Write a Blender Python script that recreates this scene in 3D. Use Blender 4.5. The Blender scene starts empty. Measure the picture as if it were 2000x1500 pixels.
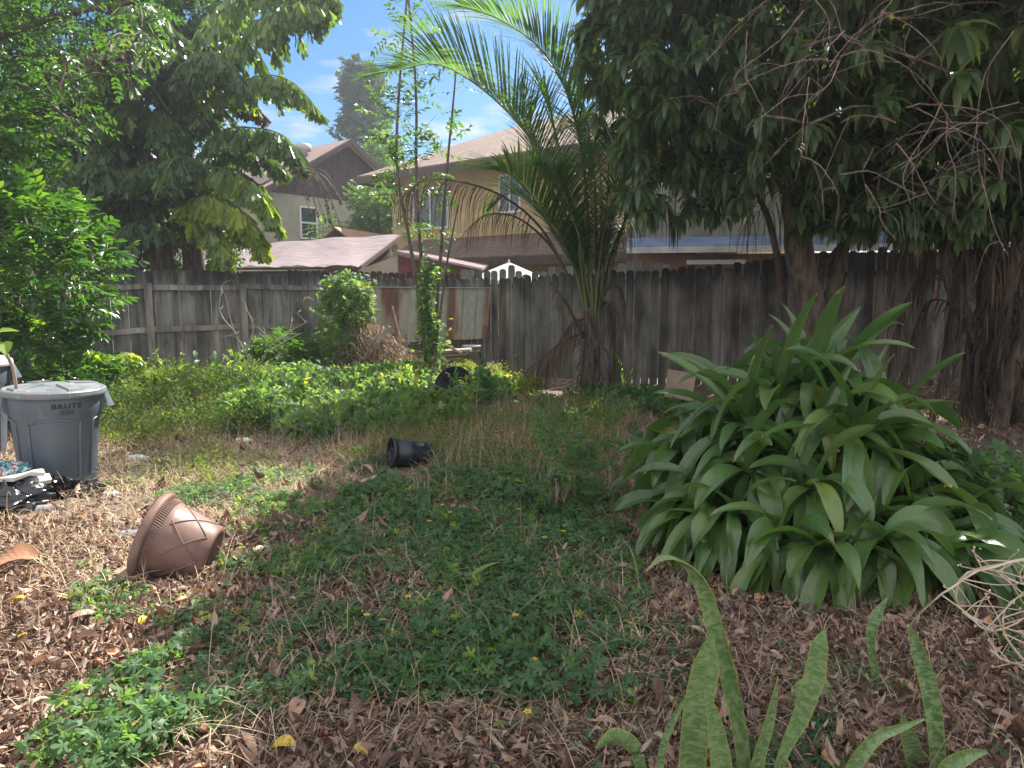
import bpy, math, random
import numpy as np
from mathutils import Vector
R = math.radians
scene = bpy.context.scene
C = scene.collection
rng = np.random.default_rng(7)
random.seed(7)

# ------------------------------------------------------------------ camera
PITCH = R(7.38); EYE = 1.5; F = 1389.0
cam = bpy.data.cameras.new('camera'); cam.sensor_width = 36; cam.lens = 25.0
cam.clip_start = 0.02; cam.clip_end = 3000
co = bpy.data.objects.new('camera', cam); C.objects.link(co)
co.location = (0, 0, EYE); co.rotation_euler = (R(90) - PITCH, 0, 0)
scene.camera = co

# ------------------------------------------------------------------ light
SUN_AZ, SUN_EL = R(33), R(50)
sd = Vector((math.cos(SUN_EL)*math.sin(SUN_AZ), math.cos(SUN_EL)*math.cos(SUN_AZ), math.sin(SUN_EL)))
sun = bpy.data.lights.new('sun', 'SUN'); sun.energy = 5.0; sun.angle = R(0.53); sun.color = (1.0, .955, .87)
so = bpy.data.objects.new('sun', sun); C.objects.link(so); so.rotation_euler = sd.to_track_quat('Z', 'Y').to_euler()
so.location = (8, 12, 20)
w = bpy.data.worlds.new('World'); scene.world = w; w.use_nodes = True
nt = w.node_tree; nt.nodes.clear()
def N(nt, t, **k):
    n = nt.nodes.new(t)
    for a, b in k.items(): setattr(n, a, b)
    return n
out = N(nt, 'ShaderNodeOutputWorld'); bg = N(nt, 'ShaderNodeBackground'); bg.inputs['Strength'].default_value = 0.061
sky = N(nt, 'ShaderNodeTexSky', sky_type='NISHITA', sun_disc=False, sun_elevation=SUN_EL, sun_rotation=SUN_AZ)
sky.air_density = 1.0; sky.dust_density = 0.4; sky.ozone_density = 2.2
tc = N(nt, 'ShaderNodeTexCoord'); sx = N(nt, 'ShaderNodeSeparateXYZ')
nt.links.new(tc.outputs['Generated'], sx.inputs[0])
zz = N(nt, 'ShaderNodeMath', operation='ADD'); zz.inputs[1].default_value = .12; nt.links.new(sx.outputs['Z'], zz.inputs[0])
dx = N(nt, 'ShaderNodeMath', operation='DIVIDE'); dy = N(nt, 'ShaderNodeMath', operation='DIVIDE')
nt.links.new(sx.outputs['X'], dx.inputs[0]); nt.links.new(zz.outputs[0], dx.inputs[1])
nt.links.new(sx.outputs['Y'], dy.inputs[0]); nt.links.new(zz.outputs[0], dy.inputs[1])
cx = N(nt, 'ShaderNodeCombineXYZ'); nt.links.new(dx.outputs[0], cx.inputs[0]); nt.links.new(dy.outputs[0], cx.inputs[1])
ns = N(nt, 'ShaderNodeTexNoise'); ns.inputs['Scale'].default_value = 2.3; ns.inputs['Detail'].default_value = 9; ns.inputs['Roughness'].default_value = .58
nt.links.new(cx.outputs[0], ns.inputs['Vector'])
# extra unseen cloud overhead and behind the camera, added to fill the shade
ml = N(nt, 'ShaderNodeMath', operation='MULTIPLY_ADD'); nt.links.new(sx.outputs['Y'], ml.inputs[0]); ml.inputs[1].default_value = -.16; nt.links.new(ns.outputs['Fac'], ml.inputs[2])
cr = N(nt, 'ShaderNodeValToRGB'); cr.color_ramp.elements[0].position = .37; cr.color_ramp.elements[1].position = .58
nt.links.new(ml.outputs[0], cr.inputs[0])
hs = N(nt, 'ShaderNodeHueSaturation'); hs.inputs['Saturation'].default_value = 1.45; hs.inputs['Value'].default_value = .8; nt.links.new(sky.outputs[0], hs.inputs['Color'])
cb_ = N(nt, 'ShaderNodeMapRange'); nt.links.new(sx.outputs['Y'], cb_.inputs[0]); cb_.inputs[1].default_value = .55; cb_.inputs[2].default_value = -.3; cb_.inputs[3].default_value = 5.0; cb_.inputs[4].default_value = 9.5  # cloud brightness raised toward the rear, added as fill light
cc0 = N(nt, 'ShaderNodeMixRGB', blend_type='MULTIPLY'); cc0.inputs[0].default_value = 1; cc0.inputs[1].default_value = (1, 1.01, 1.04, 1); nt.links.new(cb_.outputs[0], cc0.inputs[2])
mx = N(nt, 'ShaderNodeMixRGB'); nt.links.new(cr.outputs[0], mx.inputs[0]); nt.links.new(hs.outputs[0], mx.inputs[1]); nt.links.new(cc0.outputs[0], mx.inputs[2])
nt.links.new(mx.outputs[0], bg.inputs[0]); nt.links.new(bg.outputs[0], out.inputs[0])
scene.view_settings.view_transform = 'Standard'; scene.view_settings.look = 'None'
scene.view_settings.gamma = 1; scene.view_settings.exposure = 1.6
try: scene.render.engine = 'CYCLES'
except Exception: pass
scene.cycles.max_bounces = 8; scene.cycles.transparent_max_bounces = 8
scene.cycles.sample_clamp_indirect = 6

# ------------------------------------------------------------------ helpers
def ray(px, py):
    u = (px-1000)/F; v = (750-py)/F
    return np.array([u, math.cos(PITCH)+v*math.sin(PITCH), v*math.cos(PITCH)-math.sin(PITCH)])
def at(px, py, Y):                      # world point seen at a pixel at depth Y
    d = ray(px, py); return np.array([0, 0, EYE]) + d*(Y/d[1])
def gp(px, py):                         # ground point
    d = ray(px, py); p = np.array([0, 0, EYE]) + d*(EYE/-d[2]); return p
def vnoise(x, y, s, seed=0):
    x = np.asarray(x, float)*s; y = np.asarray(y, float)*s
    xi = np.floor(x).astype(np.int64); yi = np.floor(y).astype(np.int64); fx = x-xi; fy = y-yi
    fx = fx*fx*(3-2*fx); fy = fy*fy*(3-2*fy)
    def h(a, b):
        n = (a*374761393 + b*668265263 + seed*974634777) & 0x7fffffff
        n = ((n ^ (n >> 13))*1274126177) & 0x7fffffff
        n = ((n ^ (n >> 16))*668265263) & 0x7fffffff
        return (n & 0xffff)/65535.0
    return (h(xi, yi)*(1-fx)+h(xi+1, yi)*fx)*(1-fy) + (h(xi, yi+1)*(1-fx)+h(xi+1, yi+1)*fx)*fy
def sstep(a, b, x):
    t = np.clip((np.asarray(x, float)-a)/(b-a), 0, 1); return t*t*(3-2*t)
def gh(x, y):                           # ground height
    return (vnoise(x, y, .6, 1)-.5)*.10 + (vnoise(x, y, 2.3, 2)-.5)*.04 + .22*sstep(2.5, 6, x)*sstep(8, 11, y) 
def nrm(a): return a/np.maximum(np.linalg.norm(a, axis=-1, keepdims=True), 1e-9)
def inpoly(x, y, poly):
    poly = np.asarray(poly); ins = np.zeros(len(x), bool); j = len(poly)-1
    for i in range(len(poly)):
        xi, yi = poly[i]; xj, yj = poly[j]
        c = ((yi > y) != (yj > y)) & (x < (xj-xi)*(y-yi)/((yj-yi) if yj != yi else 1e-9)+xi)
        ins ^= c; j = i
    return ins
def gpoly(pp): return [tuple(gp(a, b)[:2]) for a, b in pp]

class MB:
    def __init__(s): s.V = []; s.A = []; s.F = []; s.n = 0
    def add(s, v, f, val=0., mat=0, lc=None):
        v = np.asarray(v, float).reshape(-1, 3); f = np.asarray(f, np.int64)
        if len(v) == 0 or len(f) == 0: return
        s.V.append(v); s.A.append(np.zeros((len(v), 3)) if lc is None else np.asarray(lc, float).reshape(-1, 3))
        val = np.broadcast_to(np.asarray(val, float), (len(f),))
        s.F.append((f+s.n, val, mat)); s.n += len(v)
    def box(s, c, size, rz=0, val=0., mat=0, tilt=None):
        x, y, z = np.array(size)/2.
        v = np.array([[-x,-y,-z],[x,-y,-z],[x,y,-z],[-x,y,-z],[-x,-y,z],[x,-y,z],[x,y,z],[-x,y,z]])
        if tilt is not None: v = v @ rotm(*tilt).T
        cs, sn = math.cos(rz), math.sin(rz)
        v = v @ np.array([[cs, sn, 0], [-sn, cs, 0], [0, 0, 1]]) + np.array(c)
        s.add(v, [[0,3,2,1],[4,5,6,7],[0,1,5,4],[1,2,6,5],[2,3,7,6],[3,0,4,7]], val, mat)
    def poly(s, pts, val=0., mat=0): s.add(pts, [list(range(len(pts)))], val, mat)
    def slab(s, pts, off, val=0., mat=0):      # polygon thickened by vector off
        p = np.asarray(pts, float); n = len(p); v = np.vstack([p, p+np.asarray(off)])
        s.add(v, [list(range(n))], val, mat); s.add(v, [list(range(2*n-1, n-1, -1))], val, mat)
        s.add(v, [[i, (i+1) % n, (i+1) % n+n, i+n] for i in range(n)], val, mat)
    def tube(s, pts, rad, sides=6, val=0., mat=0, cap=True):
        p = np.asarray(pts, float); k = len(p); rad = np.broadcast_to(np.asarray(rad, float), (k,))
        t = nrm(np.gradient(p, axis=0)); ref = np.array([0.31, .2, 1.]) if abs(t[0][2]) < .8 else np.array([1., .1, .2])
        a = nrm(np.cross(t, ref)); b = np.cross(t, a)
        th = np.linspace(0, 2*math.pi, sides, endpoint=False)
        v = p[:, None] + rad[:, None, None]*(np.cos(th)[None, :, None]*a[:, None] + np.sin(th)[None, :, None]*b[:, None])
        i = np.arange(k-1)[:, None]*sides; j = np.arange(sides)[None]; j2 = (j+1) % sides
        f = np.stack([i+j, i+j2, i+sides+j2, i+sides+j], -1).reshape(-1, 4)
        L = np.linspace(0, 1, k)[:, None].repeat(sides, 1); lc = np.stack([L*0, L, L*0], -1)
        s.add(v, f, val, mat, lc)
        if cap and sides > 3:
            s.add(v[0], [list(range(sides))[::-1]], val, mat); s.add(v[-1], [list(range(sides))], val, mat)
    def lathe(s, prof, M=None, seg=32, val=0., mat=0, c=(0,0,0)):   # prof: (r, z)
        pr = np.asarray(prof, float); th = np.linspace(0, 2*math.pi, seg, endpoint=False)
        v = np.stack([pr[:, None, 0]*np.cos(th), pr[:, None, 0]*np.sin(th), pr[:, None, 1].repeat(seg, 1)], -1).reshape(-1, 3)
        if M is not None: v = v @ np.asarray(M).T
        i = np.arange(len(pr)-1)[:, None]*seg; j = np.arange(seg)[None]; j2 = (j+1) % seg
        f = np.stack([i+j, i+j2, i+seg+j2, i+seg+j], -1).reshape(-1, 4)
        s.add(v+np.asarray(c), f, val, mat)
    def inst(s, tpl, M, T, S, val, mat=0):
        tv, tf, tl = tpl; n = len(T); S = np.asarray(S, float)
        if S.ndim == 0: S = np.full(n, float(S))
        v = np.einsum('nij,kj->nki', M, tv)*S[:, None, None] + T[:, None]
        f = (tf[None] + (np.arange(n)*len(tv))[:, None, None]).reshape(-1, tf.shape[1])
        s.add(v, f, np.repeat(np.broadcast_to(val, (n,)), len(tf)), mat, np.tile(tl, (n, 1)))
    def build(s, name, mats, parent=None, smooth=False, merge=False):
        me = bpy.data.meshes.new(name)
        V = np.vstack(s.V); A = np.vstack(s.A)
        me.vertices.add(len(V)); me.vertices.foreach_set('co', V.astype(np.float32).ravel())
        loops = np.concatenate([f.ravel() for f, _, _ in s.F])
        tot = np.concatenate([np.full(len(f), f.shape[1]) for f, _, _ in s.F])
        st = np.concatenate([[0], np.cumsum(tot)[:-1]])
        me.loops.add(len(loops)); me.loops.foreach_set('vertex_index', loops.astype(np.int32))
        me.polygons.add(len(tot)); me.polygons.foreach_set('loop_start', st.astype(np.int32)); me.polygons.foreach_set('loop_total', tot.astype(np.int32))
        me.polygons.foreach_set('material_index', np.concatenate([np.full(len(f), m) for f, _, m in s.F]).astype(np.int32))
        me.polygons.foreach_set('use_smooth', np.full(len(tot), smooth))
        me.update(calc_edges=True); me.validate()
        if len(me.polygons) == len(tot):
            at_ = me.attributes.new('v', 'FLOAT', 'FACE'); at_.data.foreach_set('value', np.concatenate([v for _, v, _ in s.F]).astype(np.float32))
        at2 = me.attributes.new('lc', 'FLOAT_VECTOR', 'POINT'); at2.data.foreach_set('vector', A.astype(np.float32).ravel())
        for m in (mats if isinstance(mats, (list, tuple)) else [mats]): me.materials.append(m)
        o = bpy.data.objects.new(name, me); C.objects.link(o)
        if parent is not None:
            o.parent = parent; o.matrix_parent_inverse = parent.matrix_basis.inverted()
        return o
def rotm(rx, ry, rz):
    cx, sx, cy, sy, cz, sz = math.cos(rx), math.sin(rx), math.cos(ry), math.sin(ry), math.cos(rz), math.sin(rz)
    return (np.array([[cz,-sz,0],[sz,cz,0],[0,0,1]]) @ np.array([[cy,0,sy],[0,1,0],[-sy,0,cy]]) @ np.array([[1,0,0],[0,cx,-sx],[0,sx,cx]]))
def tag(o, label=None, cat=None, group=None, kind=None):
    if label: o['label'] = label
    if cat: o['category'] = cat
    if group: o['group'] = group
    if kind: o['kind'] = kind
    return o
def thing(name, label, cat, loc, group=None):
    o = bpy.data.objects.new(name, None); C.objects.link(o); o.location = Vector([float(a) for a in loc]); o.empty_display_size = .1
    bpy.context.view_layer.update()
    return tag(o, label, cat, group)
def frames(d, up, roll=None):           # columns x, y=d, z~up
    d = nrm(d); x = nrm(np.cross(d, up)); z = np.cross(x, d)
    if roll is not None:
        c, s_ = np.cos(roll)[:, None], np.sin(roll)[:, None]; x, z = x*c+z*s_, z*c-x*s_
    return np.stack([x, d, z], -1)
def catmull(pts, n):
    p = np.asarray(pts, float); p = np.vstack([2*p[0]-p[1], p, 2*p[-1]-p[-2]]); k = len(p)-3
    t = np.linspace(0, k-1e-6, n); i = t.astype(int); f = (t-i)[:, None]
    a, b, c, d = p[i], p[i+1], p[i+2], p[i+3]
    return .5*((2*b)+(-a+c)*f+(2*a-5*b+4*c-d)*f*f+(-a+3*b-3*c+d)*f**3)
PROF = {'lance': lambda t: np.sin(math.pi*np.clip(t*.97+.03, 0, 1)**.8)**.75,
        'strap': lambda t: np.minimum(1, (.42+1.5*t))*np.clip((1-t)*2.6, 0.0, 1)**.6,
        'grass': lambda t: (1-t)**.7*.8+.2*(t < .99), 'leaflet': lambda t: np.clip(t*8+.3, 0, 1)*(1-t)**.55,
        'sword': lambda t: (.55+.75*np.sin(math.pi*t**.8))*np.clip((1-t)*5, 0, 1)**.6}
def ribbons(mb, base, d0, g, L, W, prof='lance', nseg=4, cols=3, fold=.15, val=0., mat=0, roll=None, wav=0., wmin=.02):
    base = np.asarray(base, float); n = len(base)
    if n == 0: return
    L = np.broadcast_to(L, (n,)).astype(float); W = np.broadcast_to(W, (n,)).astype(float); g = np.broadcast_to(g, (n,)).astype(float)
    d = nrm(np.asarray(d0, float)); up = np.array([0, 0, 1.]); P = [base]; D = [d]; p = base
    for i in range(nseg):
        p = p + d*(L/nseg)[:, None]; d = nrm(d + (g/nseg)[:, None]*np.array([0, 0, -1.])); P.append(p); D.append(d)
    P = np.stack(P, 1); D = np.stack(D, 1)
    h = np.stack([-d0[:, 1], d0[:, 0], np.zeros(n)], -1)+1e-4; s0 = nrm(np.cross(nrm(d0), up)+1e-5)
    S = nrm(s0[:, None] - D*np.sum(s0[:, None]*D, -1, keepdims=True)); Z = np.cross(S, D)
    if roll is not None:
        rr = np.asarray(roll)[:, None] * np.ones((1, nseg+1)) if np.ndim(roll) == 1 else roll
        c, q = np.cos(rr)[..., None], np.sin(rr)[..., None]; S, Z = S*c+Z*q, Z*c-S*q
    t = np.linspace(0, 1, nseg+1); w_ = np.maximum(PROF[prof](t), wmin)[None]*W[:, None]/2
    cc = np.linspace(-1, 1, cols)
    V = P[:, :, None] + S[:, :, None]*(w_[:, :, None]*cc)[..., None] + Z[:, :, None]*(w_[:, :, None]*np.abs(cc)*fold)[..., None]
    if wav: V = V + Z[:, :, None]*(wav*W[:, None, None]*np.sin(t[None, :, None]*9+cc*2+np.arange(n)[:, None, None]*1.7)*np.abs(cc))[..., None]
    lc = np.broadcast_to(np.stack(np.broadcast_arrays(cc[None, None], t[None, :, None], np.zeros((n, 1, 1))), -1), (n, nseg+1, cols, 3))
    i = np.arange(nseg)[:, None]*cols; j = np.arange(cols-1)[None]
    f = np.stack([i+j, i+j+1, i+cols+j+1, i+cols+j], -1).reshape(-1, 4); m = (nseg+1)*cols
    ff = (f[None]+(np.arange(n)*m)[:, None, None]).reshape(-1, 4)
    mb.add(V.reshape(-1, 3), ff, np.repeat(np.broadcast_to(val, (n,)), len(f)), mat, lc.reshape(-1, 3))
def strap(mb, pts, widths, side=(1, 0, 0), n=18, cols=5, fold=.2, val=0., mat=0, twist=0., thick=0.):
    P = catmull(pts, n); k = np.linspace(0, 1, n); Wd = np.interp(k, np.linspace(0, 1, len(widths)), widths)/2
    D = nrm(np.gradient(P, axis=0)); s0 = np.asarray(side, float)
    S = nrm(s0[None]-D*np.sum(s0*D, -1, keepdims=True)); Z = np.cross(S, D)
    th = k*twist; S, Z = S*np.cos(th)[:, None]+Z*np.sin(th)[:, None], Z*np.cos(th)[:, None]-S*np.sin(th)[:, None]
    cc = np.linspace(-1, 1, cols)
    V = P[:, None]+S[:, None]*(Wd[:, None]*cc)[..., None]+Z[:, None]*(Wd[:, None]*np.abs(cc)**1.5*fold)[..., None]
    lc = np.stack(np.broadcast_arrays(cc[None], k[:, None], np.zeros((1, 1))), -1)
    i = np.arange(n-1)[:, None]*cols; j = np.arange(cols-1)[None]
    f = np.stack([i+j, i+j+1, i+cols+j+1, i+cols+j], -1).reshape(-1, 4)
    mb.add(V.reshape(-1, 3), f, val, mat, lc.reshape(-1, 3))
    if thick:
        mb.add((V-Z[:, None]*thick).reshape(-1, 3), f[:, ::-1], val, mat, lc.reshape(-1, 3))
        e = [[r*cols, (r+1)*cols, (r+1)*cols+n*cols, r*cols+n*cols] for r in range(n-1)] + [[r*cols+cols-1, (r+1)*cols+cols-1, (r+1)*cols+cols-1+n*cols, r*cols+cols-1+n*cols] for r in range(n-1)]
        mb.add(np.vstack([V.reshape(-1, 3), (V-Z[:, None]*thick).reshape(-1, 3)]), e, val, mat, np.vstack([lc.reshape(-1, 3)]*2))

# leaf templates: verts, faces, lc
def t_leaf(n=3, w=.3, fold=.25, droop=.25, prof='lance'):
    t = np.linspace(0, 1, n+1); hw = np.maximum(PROF[prof](t), .03)*w/2; cc = np.array([-1, 0, 1.])
    V = np.stack([hw[:, None]*cc, np.repeat(t[:, None], 3, 1), hw[:, None]*np.abs(cc)*fold*2-droop*t[:, None]**2], -1).reshape(-1, 3)
    f = np.array([[i*3+j, i*3+j+1, i*3+3+j+1, i*3+3+j] for i in range(n) for j in range(2)])
    lc = np.stack(np.broadcast_arrays(cc[None], t[:, None], 0.), -1).reshape(-1, 3)
    return V, f, lc
def t_lobed():                          # deeply lobed vine leaf
    o = [(.03,.02),(.30,-.16),(.44,-.02),(.36,.10),(.12,.22),(.50,.32),(.62,.50),(.46,.58),(.14,.42),(.20,.72),(.16,.92),(0,1.02),(-.16,.92),(-.20,.72),(-.14,.42),(-.46,.58),(-.62,.50),(-.50,.32),(-.12,.22),(-.36,.10),(-.44,-.02),(-.30,-.16),(-.03,.02)]
    v = [(0, .28, .06)] + [(a, b, -.16*(a*a+(b-.3)**2)*1.8) for a, b in o]; n = len(o)
    f = np.array([[0, 1+i, 1+(i+1) % n] for i in range(n)]); v = np.array(v, float)
    return v, f, np.stack([v[:, 0], v[:, 1], v[:, 2]*0], -1)
def t_fish():                           # fishtail leaflet
    v = np.array([(0,0,0),(-.13,.45,.03),(.13,.45,.03),(0,.45,0),(-.24,.80,.05),(.22,.95,.04),(0,.82,0),(-.13,.90,.0),(.08,1.05,-.02)], float)
    f = np.array([[0,3,1],[0,2,3],[1,3,6],[1,6,4],[3,2,5],[3,5,6],[4,6,7],[6,5,8]])
    return v, f, np.stack([v[:, 0]*4, v[:, 1], v[:, 2]*0], -1)
def compound(tpl, k, ln, sz, spread=.75, rnd=0., seed=1, term=True):      # sprig of leaflets along +Y
    r = np.random.default_rng(seed); V, Fc, L = [], [], []; tv, tf, tl = tpl; n = 0
    items = [(i/(k-1)*.85+.12, s) for i in range(k) for s in (-1, 1)] + ([(1., 0)] if term else [])
    for t, s in items:
        d = np.array([[s*math.sin(spread*1.3)+r.normal()*rnd, math.cos(spread*1.3)+abs(s)*.1+r.normal()*rnd, r.normal()*.25-.08]]); 
        if s == 0: d = np.array([[r.normal()*rnd, 1, -.15]])
        M = frames(d, np.array([[r.normal()*.3, r.normal()*.3, 1.]]))[0]
        V.append((tv@M.T)*sz*(1+r.normal()*.12)+np.array([0, t*ln, -.15*ln*t*t])); Fc.append(tf+n); L.append(tl); n += len(tv)
    return np.vstack(V), np.vstack(Fc), np.vstack(L)
def cluster(tpl, k, ln, sz, seed=1):     # loose random twig tip
    r = np.random.default_rng(seed); V, Fc, L = [], [], []; tv, tf, tl = tpl; n = 0
    for i in range(k):
        t = (i+1)/k; a = i*2.4+r.normal()*.4
        d = np.array([[math.cos(a), .5+r.normal()*.3+t*.5, math.sin(a)*.8-.1]])
        M = frames(d, np.array([[r.normal()*.5, r.normal()*.5, 1.]]))[0]
        V.append((tv@M.T)*sz*(1+r.normal()*.15)+np.array([r.normal()*.02, t*ln, r.normal()*.02])); Fc.append(tf+n); L.append(tl); n += len(tv)
    return np.vstack(V), np.vstack(Fc), np.vstack(L)
def rdir(n, up=0.):
    d = rng.normal(size=(n, 3)); d[:, 2] = d[:, 2]+up; return nrm(d)
def blobs(n, bl, shell=.5):             # bl: list of (cx,cy,cz,rx,ry,rz); returns points and outward dirs
    vol = np.array([b[3]*b[4]*b[5] for b in bl])**.75; k = rng.choice(len(bl), n, p=vol/vol.sum()); b = np.array(bl)[k]
    d = nrm(rng.normal(size=(n, 3))); r = rng.random(n)**(1/3.)*(1-shell)+shell*(.75+.3*rng.random(n))
    return b[:, :3]+d*b[:, 3:]*r[:, None], d
EXC = []                                # discs kept clear of loose plants
def scatter(poly, dens, nz=None, lo=.3, hi=.6, seed=0):
    p = np.array(poly); a, b = p.min(0), p.max(0); n = int(np.prod(b-a)*dens)
    x = rng.uniform(a[0], b[0], n); y = rng.uniform(a[1], b[1], n); k = inpoly(x, y, poly)
    for ex, ey, er in EXC: k &= (x-ex)**2+(y-ey)**2 > er*er
    x, y = x[k], y[k]
    if nz: k = rng.random(len(x)) < sstep(lo, hi, vnoise(x, y, nz, seed)*.7+vnoise(x, y, nz*3.1, seed+5)*.3); x, y = x[k], y[k]
    return x, y
def twigs(mb, nodes, targets, r0=.012, r1=.004, sag=.06, mat=0, val=.3, maxn=None):
    nodes = [np.asarray(p, float) for p in nodes]; NA = np.array(nodes)
    T = targets[np.argsort(np.linalg.norm(targets-NA[0], axis=1))]
    NA = np.vstack([NA, np.zeros((2*len(T), 3))]); k = len(nodes)
    for t in T:
        i = np.argmin(np.sum((NA[:k]-t)**2, 1)); a = NA[i]; m = (a+t)/2+rng.normal(size=3)*.08*np.linalg.norm(t-a)+np.array([0, 0, sag])
        ln = np.linalg.norm(t-a); rr = r0*(.6+min(ln, 1.5))
        mb.tube([a, m, t], [rr, (rr+r1)/2, r1], 4, val, mat, cap=False); NA[k] = m; NA[k+1] = t; k += 2

# ------------------------------------------------------------------ materials
def lnk(nt, a, b): nt.links.new(a, b)
def newmat(name):
    m = bpy.data.materials.new(name); m.use_nodes = True; nt = m.node_tree
    return m, nt, nt.nodes['Principled BSDF'], nt.nodes['Material Output']
def ramp(nt, src, stops):
    r = N(nt, 'ShaderNodeValToRGB'); e = r.color_ramp.elements
    while len(e) < len(stops): e.new(.5)
    for i, (p, c) in enumerate(stops): e[i].position = p; e[i].color = (*c, 1)
    lnk(nt, src, r.inputs[0]); return r.outputs[0]
def noise(nt, scale, detail=6, stretch=(1, 1, 1), coord='Object', rough=.55, dist=0.):
    tc = N(nt, 'ShaderNodeTexCoord'); mp = N(nt, 'ShaderNodeMapping'); mp.inputs['Scale'].default_value = stretch
    n = N(nt, 'ShaderNodeTexNoise'); n.inputs['Scale'].default_value = scale; n.inputs['Detail'].default_value = detail
    n.inputs['Roughness'].default_value = rough; n.inputs['Distortion'].default_value = dist
    lnk(nt, tc.outputs[coord], mp.inputs[0]); lnk(nt, mp.outputs[0], n.inputs['Vector']); return n.outputs['Fac']
def mixc(nt, fac, a, b, blend='MIX'):
    m = N(nt, 'ShaderNodeMixRGB', blend_type=blend)
    for i, s in enumerate((fac, a, b)):
        if isinstance(s, (int, float)): m.inputs[i].default_value = s
        elif isinstance(s, tuple): m.inputs[i].default_value = (*s, 1)
        else: lnk(nt, s, m.inputs[i])
    return m.outputs[0]
def bump(nt, src, bsdf, strength=.3, dist=.01):
    b = N(nt, 'ShaderNodeBump'); b.inputs['Strength'].default_value = strength; b.inputs['Distance'].default_value = dist
    lnk(nt, src, b.inputs['Height']); lnk(nt, b.outputs[0], bsdf.inputs['Normal'])
def attr(nt, name): a = N(nt, 'ShaderNodeAttribute'); a.attribute_name = name; return a
def leafmat(name, stops, tr=.4, trcol=None, rough=.38, spec=.5, rib=None, nscale=30, band=None):
    m, nt, b, o = newmat(name); v = attr(nt, 'v').outputs['Fac']
    n = noise(nt, nscale, 3); ad = N(nt, 'ShaderNodeMath', operation='MULTIPLY_ADD'); lnk(nt, n, ad.inputs[0]); ad.inputs[1].default_value = .35
    sub = N(nt, 'ShaderNodeMath', operation='SUBTRACT'); lnk(nt, v, sub.inputs[0]); sub.inputs[1].default_value = .17; lnk(nt, sub.outputs[0], ad.inputs[2])
    c = ramp(nt, ad.outputs[0], stops)
    if rib or band:
        s = N(nt, 'ShaderNodeSeparateXYZ'); lnk(nt, attr(nt, 'lc').outputs['Vector'], s.inputs[0])
    if rib:
        ab = N(nt, 'ShaderNodeMath', operation='ABSOLUTE'); lnk(nt, s.outputs[0], ab.inputs[0])
        c = mixc(nt, ramp(nt, ab.outputs[0], [(.0, (.55,)*3), (.09, (0,)*3), (.9, (0,)*3), (1, (.25,)*3)]), c, rib)
        tp = N(nt, 'ShaderNodeMath', operation='MULTIPLY_ADD'); lnk(nt, noise(nt, 11, 5), tp.inputs[0]); tp.inputs[1].default_value = .45; lnk(nt, s.outputs[1], tp.inputs[2])
        mr = N(nt, 'ShaderNodeMapRange'); lnk(nt, tp.outputs[0], mr.inputs[0]); mr.inputs[1].default_value = 1.18; mr.inputs[2].default_value = 1.23; c = mixc(nt, mr.outputs[0], c, (.26, .17, .10))
        dn = noise(nt, 60, 6); c = mixc(nt, ramp(nt, dn, [(.55, (0,)*3), (.75, (.35,)*3)]), c, (.17, .19, .12))
    if band:
        wv = N(nt, 'ShaderNodeTexNoise'); wv.inputs['Scale'].default_value = 1; wv.inputs['Detail'].default_value = 4; wv.inputs['Distortion'].default_value = .8
        mp = N(nt, 'ShaderNodeMapping'); mp.inputs['Scale'].default_value = (1.1, 58, 1); lnk(nt, attr(nt, 'lc').outputs['Vector'], mp.inputs[0])
        ob = N(nt, 'ShaderNodeVectorMath', operation='ADD'); lnk(nt, mp.outputs[0], ob.inputs[0])
        vv = N(nt, 'ShaderNodeCombineXYZ'); vm = N(nt, 'ShaderNodeMath', operation='MULTIPLY'); vm.inputs[1].default_value = 37; lnk(nt, v, vm.inputs[0]); lnk(nt, vm.outputs[0], vv.inputs[2])
        lnk(nt, vv.outputs[0], ob.inputs[1]); lnk(nt, ob.outputs[0], wv.inputs['Vector'])
        c = mixc(nt, ramp(nt, wv.outputs['Fac'], [(.42, (0,)*3), (.60, (.8,)*3)]), c, band)
        ab = N(nt, 'ShaderNodeMath', operation='ABSOLUTE'); lnk(nt, s.outputs[0], ab.inputs[0])
        c = mixc(nt, ramp(nt, ab.outputs[0], [(.88, (0,)*3), (.96, (.8,)*3)]), c, (.30, .30, .06))
    lnk(nt, c, b.inputs['Base Color']); b.inputs['Roughness'].default_value = rough; b.inputs['Specular IOR Level'].default_value = spec
    t = N(nt, 'ShaderNodeBsdfTranslucent')
    tcx = mixc(nt, 1., c, trcol or (3.2, 3.0, 1.0), 'MULTIPLY'); lnk(nt, tcx, t.inputs[0])
    ms = N(nt, 'ShaderNodeMixShader'); ms.inputs[0].default_value = tr
    lnk(nt, b.outputs[0], ms.inputs[1]); lnk(nt, t.outputs[0], ms.inputs[2]); lnk(nt, ms.outputs[0], o.inputs['Surface'])
    return m
def solid(name, c1, c2=None, scale=8, rough=.7, stretch=(1, 1, 1), bmp=.3, bd=.01, metal=0., spec=.4, usev=0., coord='Object', lo=.35, hi=.65):
    m, nt, b, o = newmat(name); f = noise(nt, scale, 8, stretch, coord)
    c = ramp(nt, f, [(lo, c1), (hi, c2 or c1)])
    if usev:
        v = attr(nt, 'v').outputs['Fac']; k = ramp(nt, v, [(0, (1-usev,)*3), (1, (1+usev*.0,)*3)]); c = mixc(nt, 1., c, k, 'MULTIPLY')
    lnk(nt, c, b.inputs['Base Color']); b.inputs['Roughness'].default_value = rough; b.inputs['Metallic'].default_value = metal
    b.inputs['Specular IOR Level'].default_value = spec
    if bmp: bump(nt, f, b, bmp, bd)
    return m
M_ = {}
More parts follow.
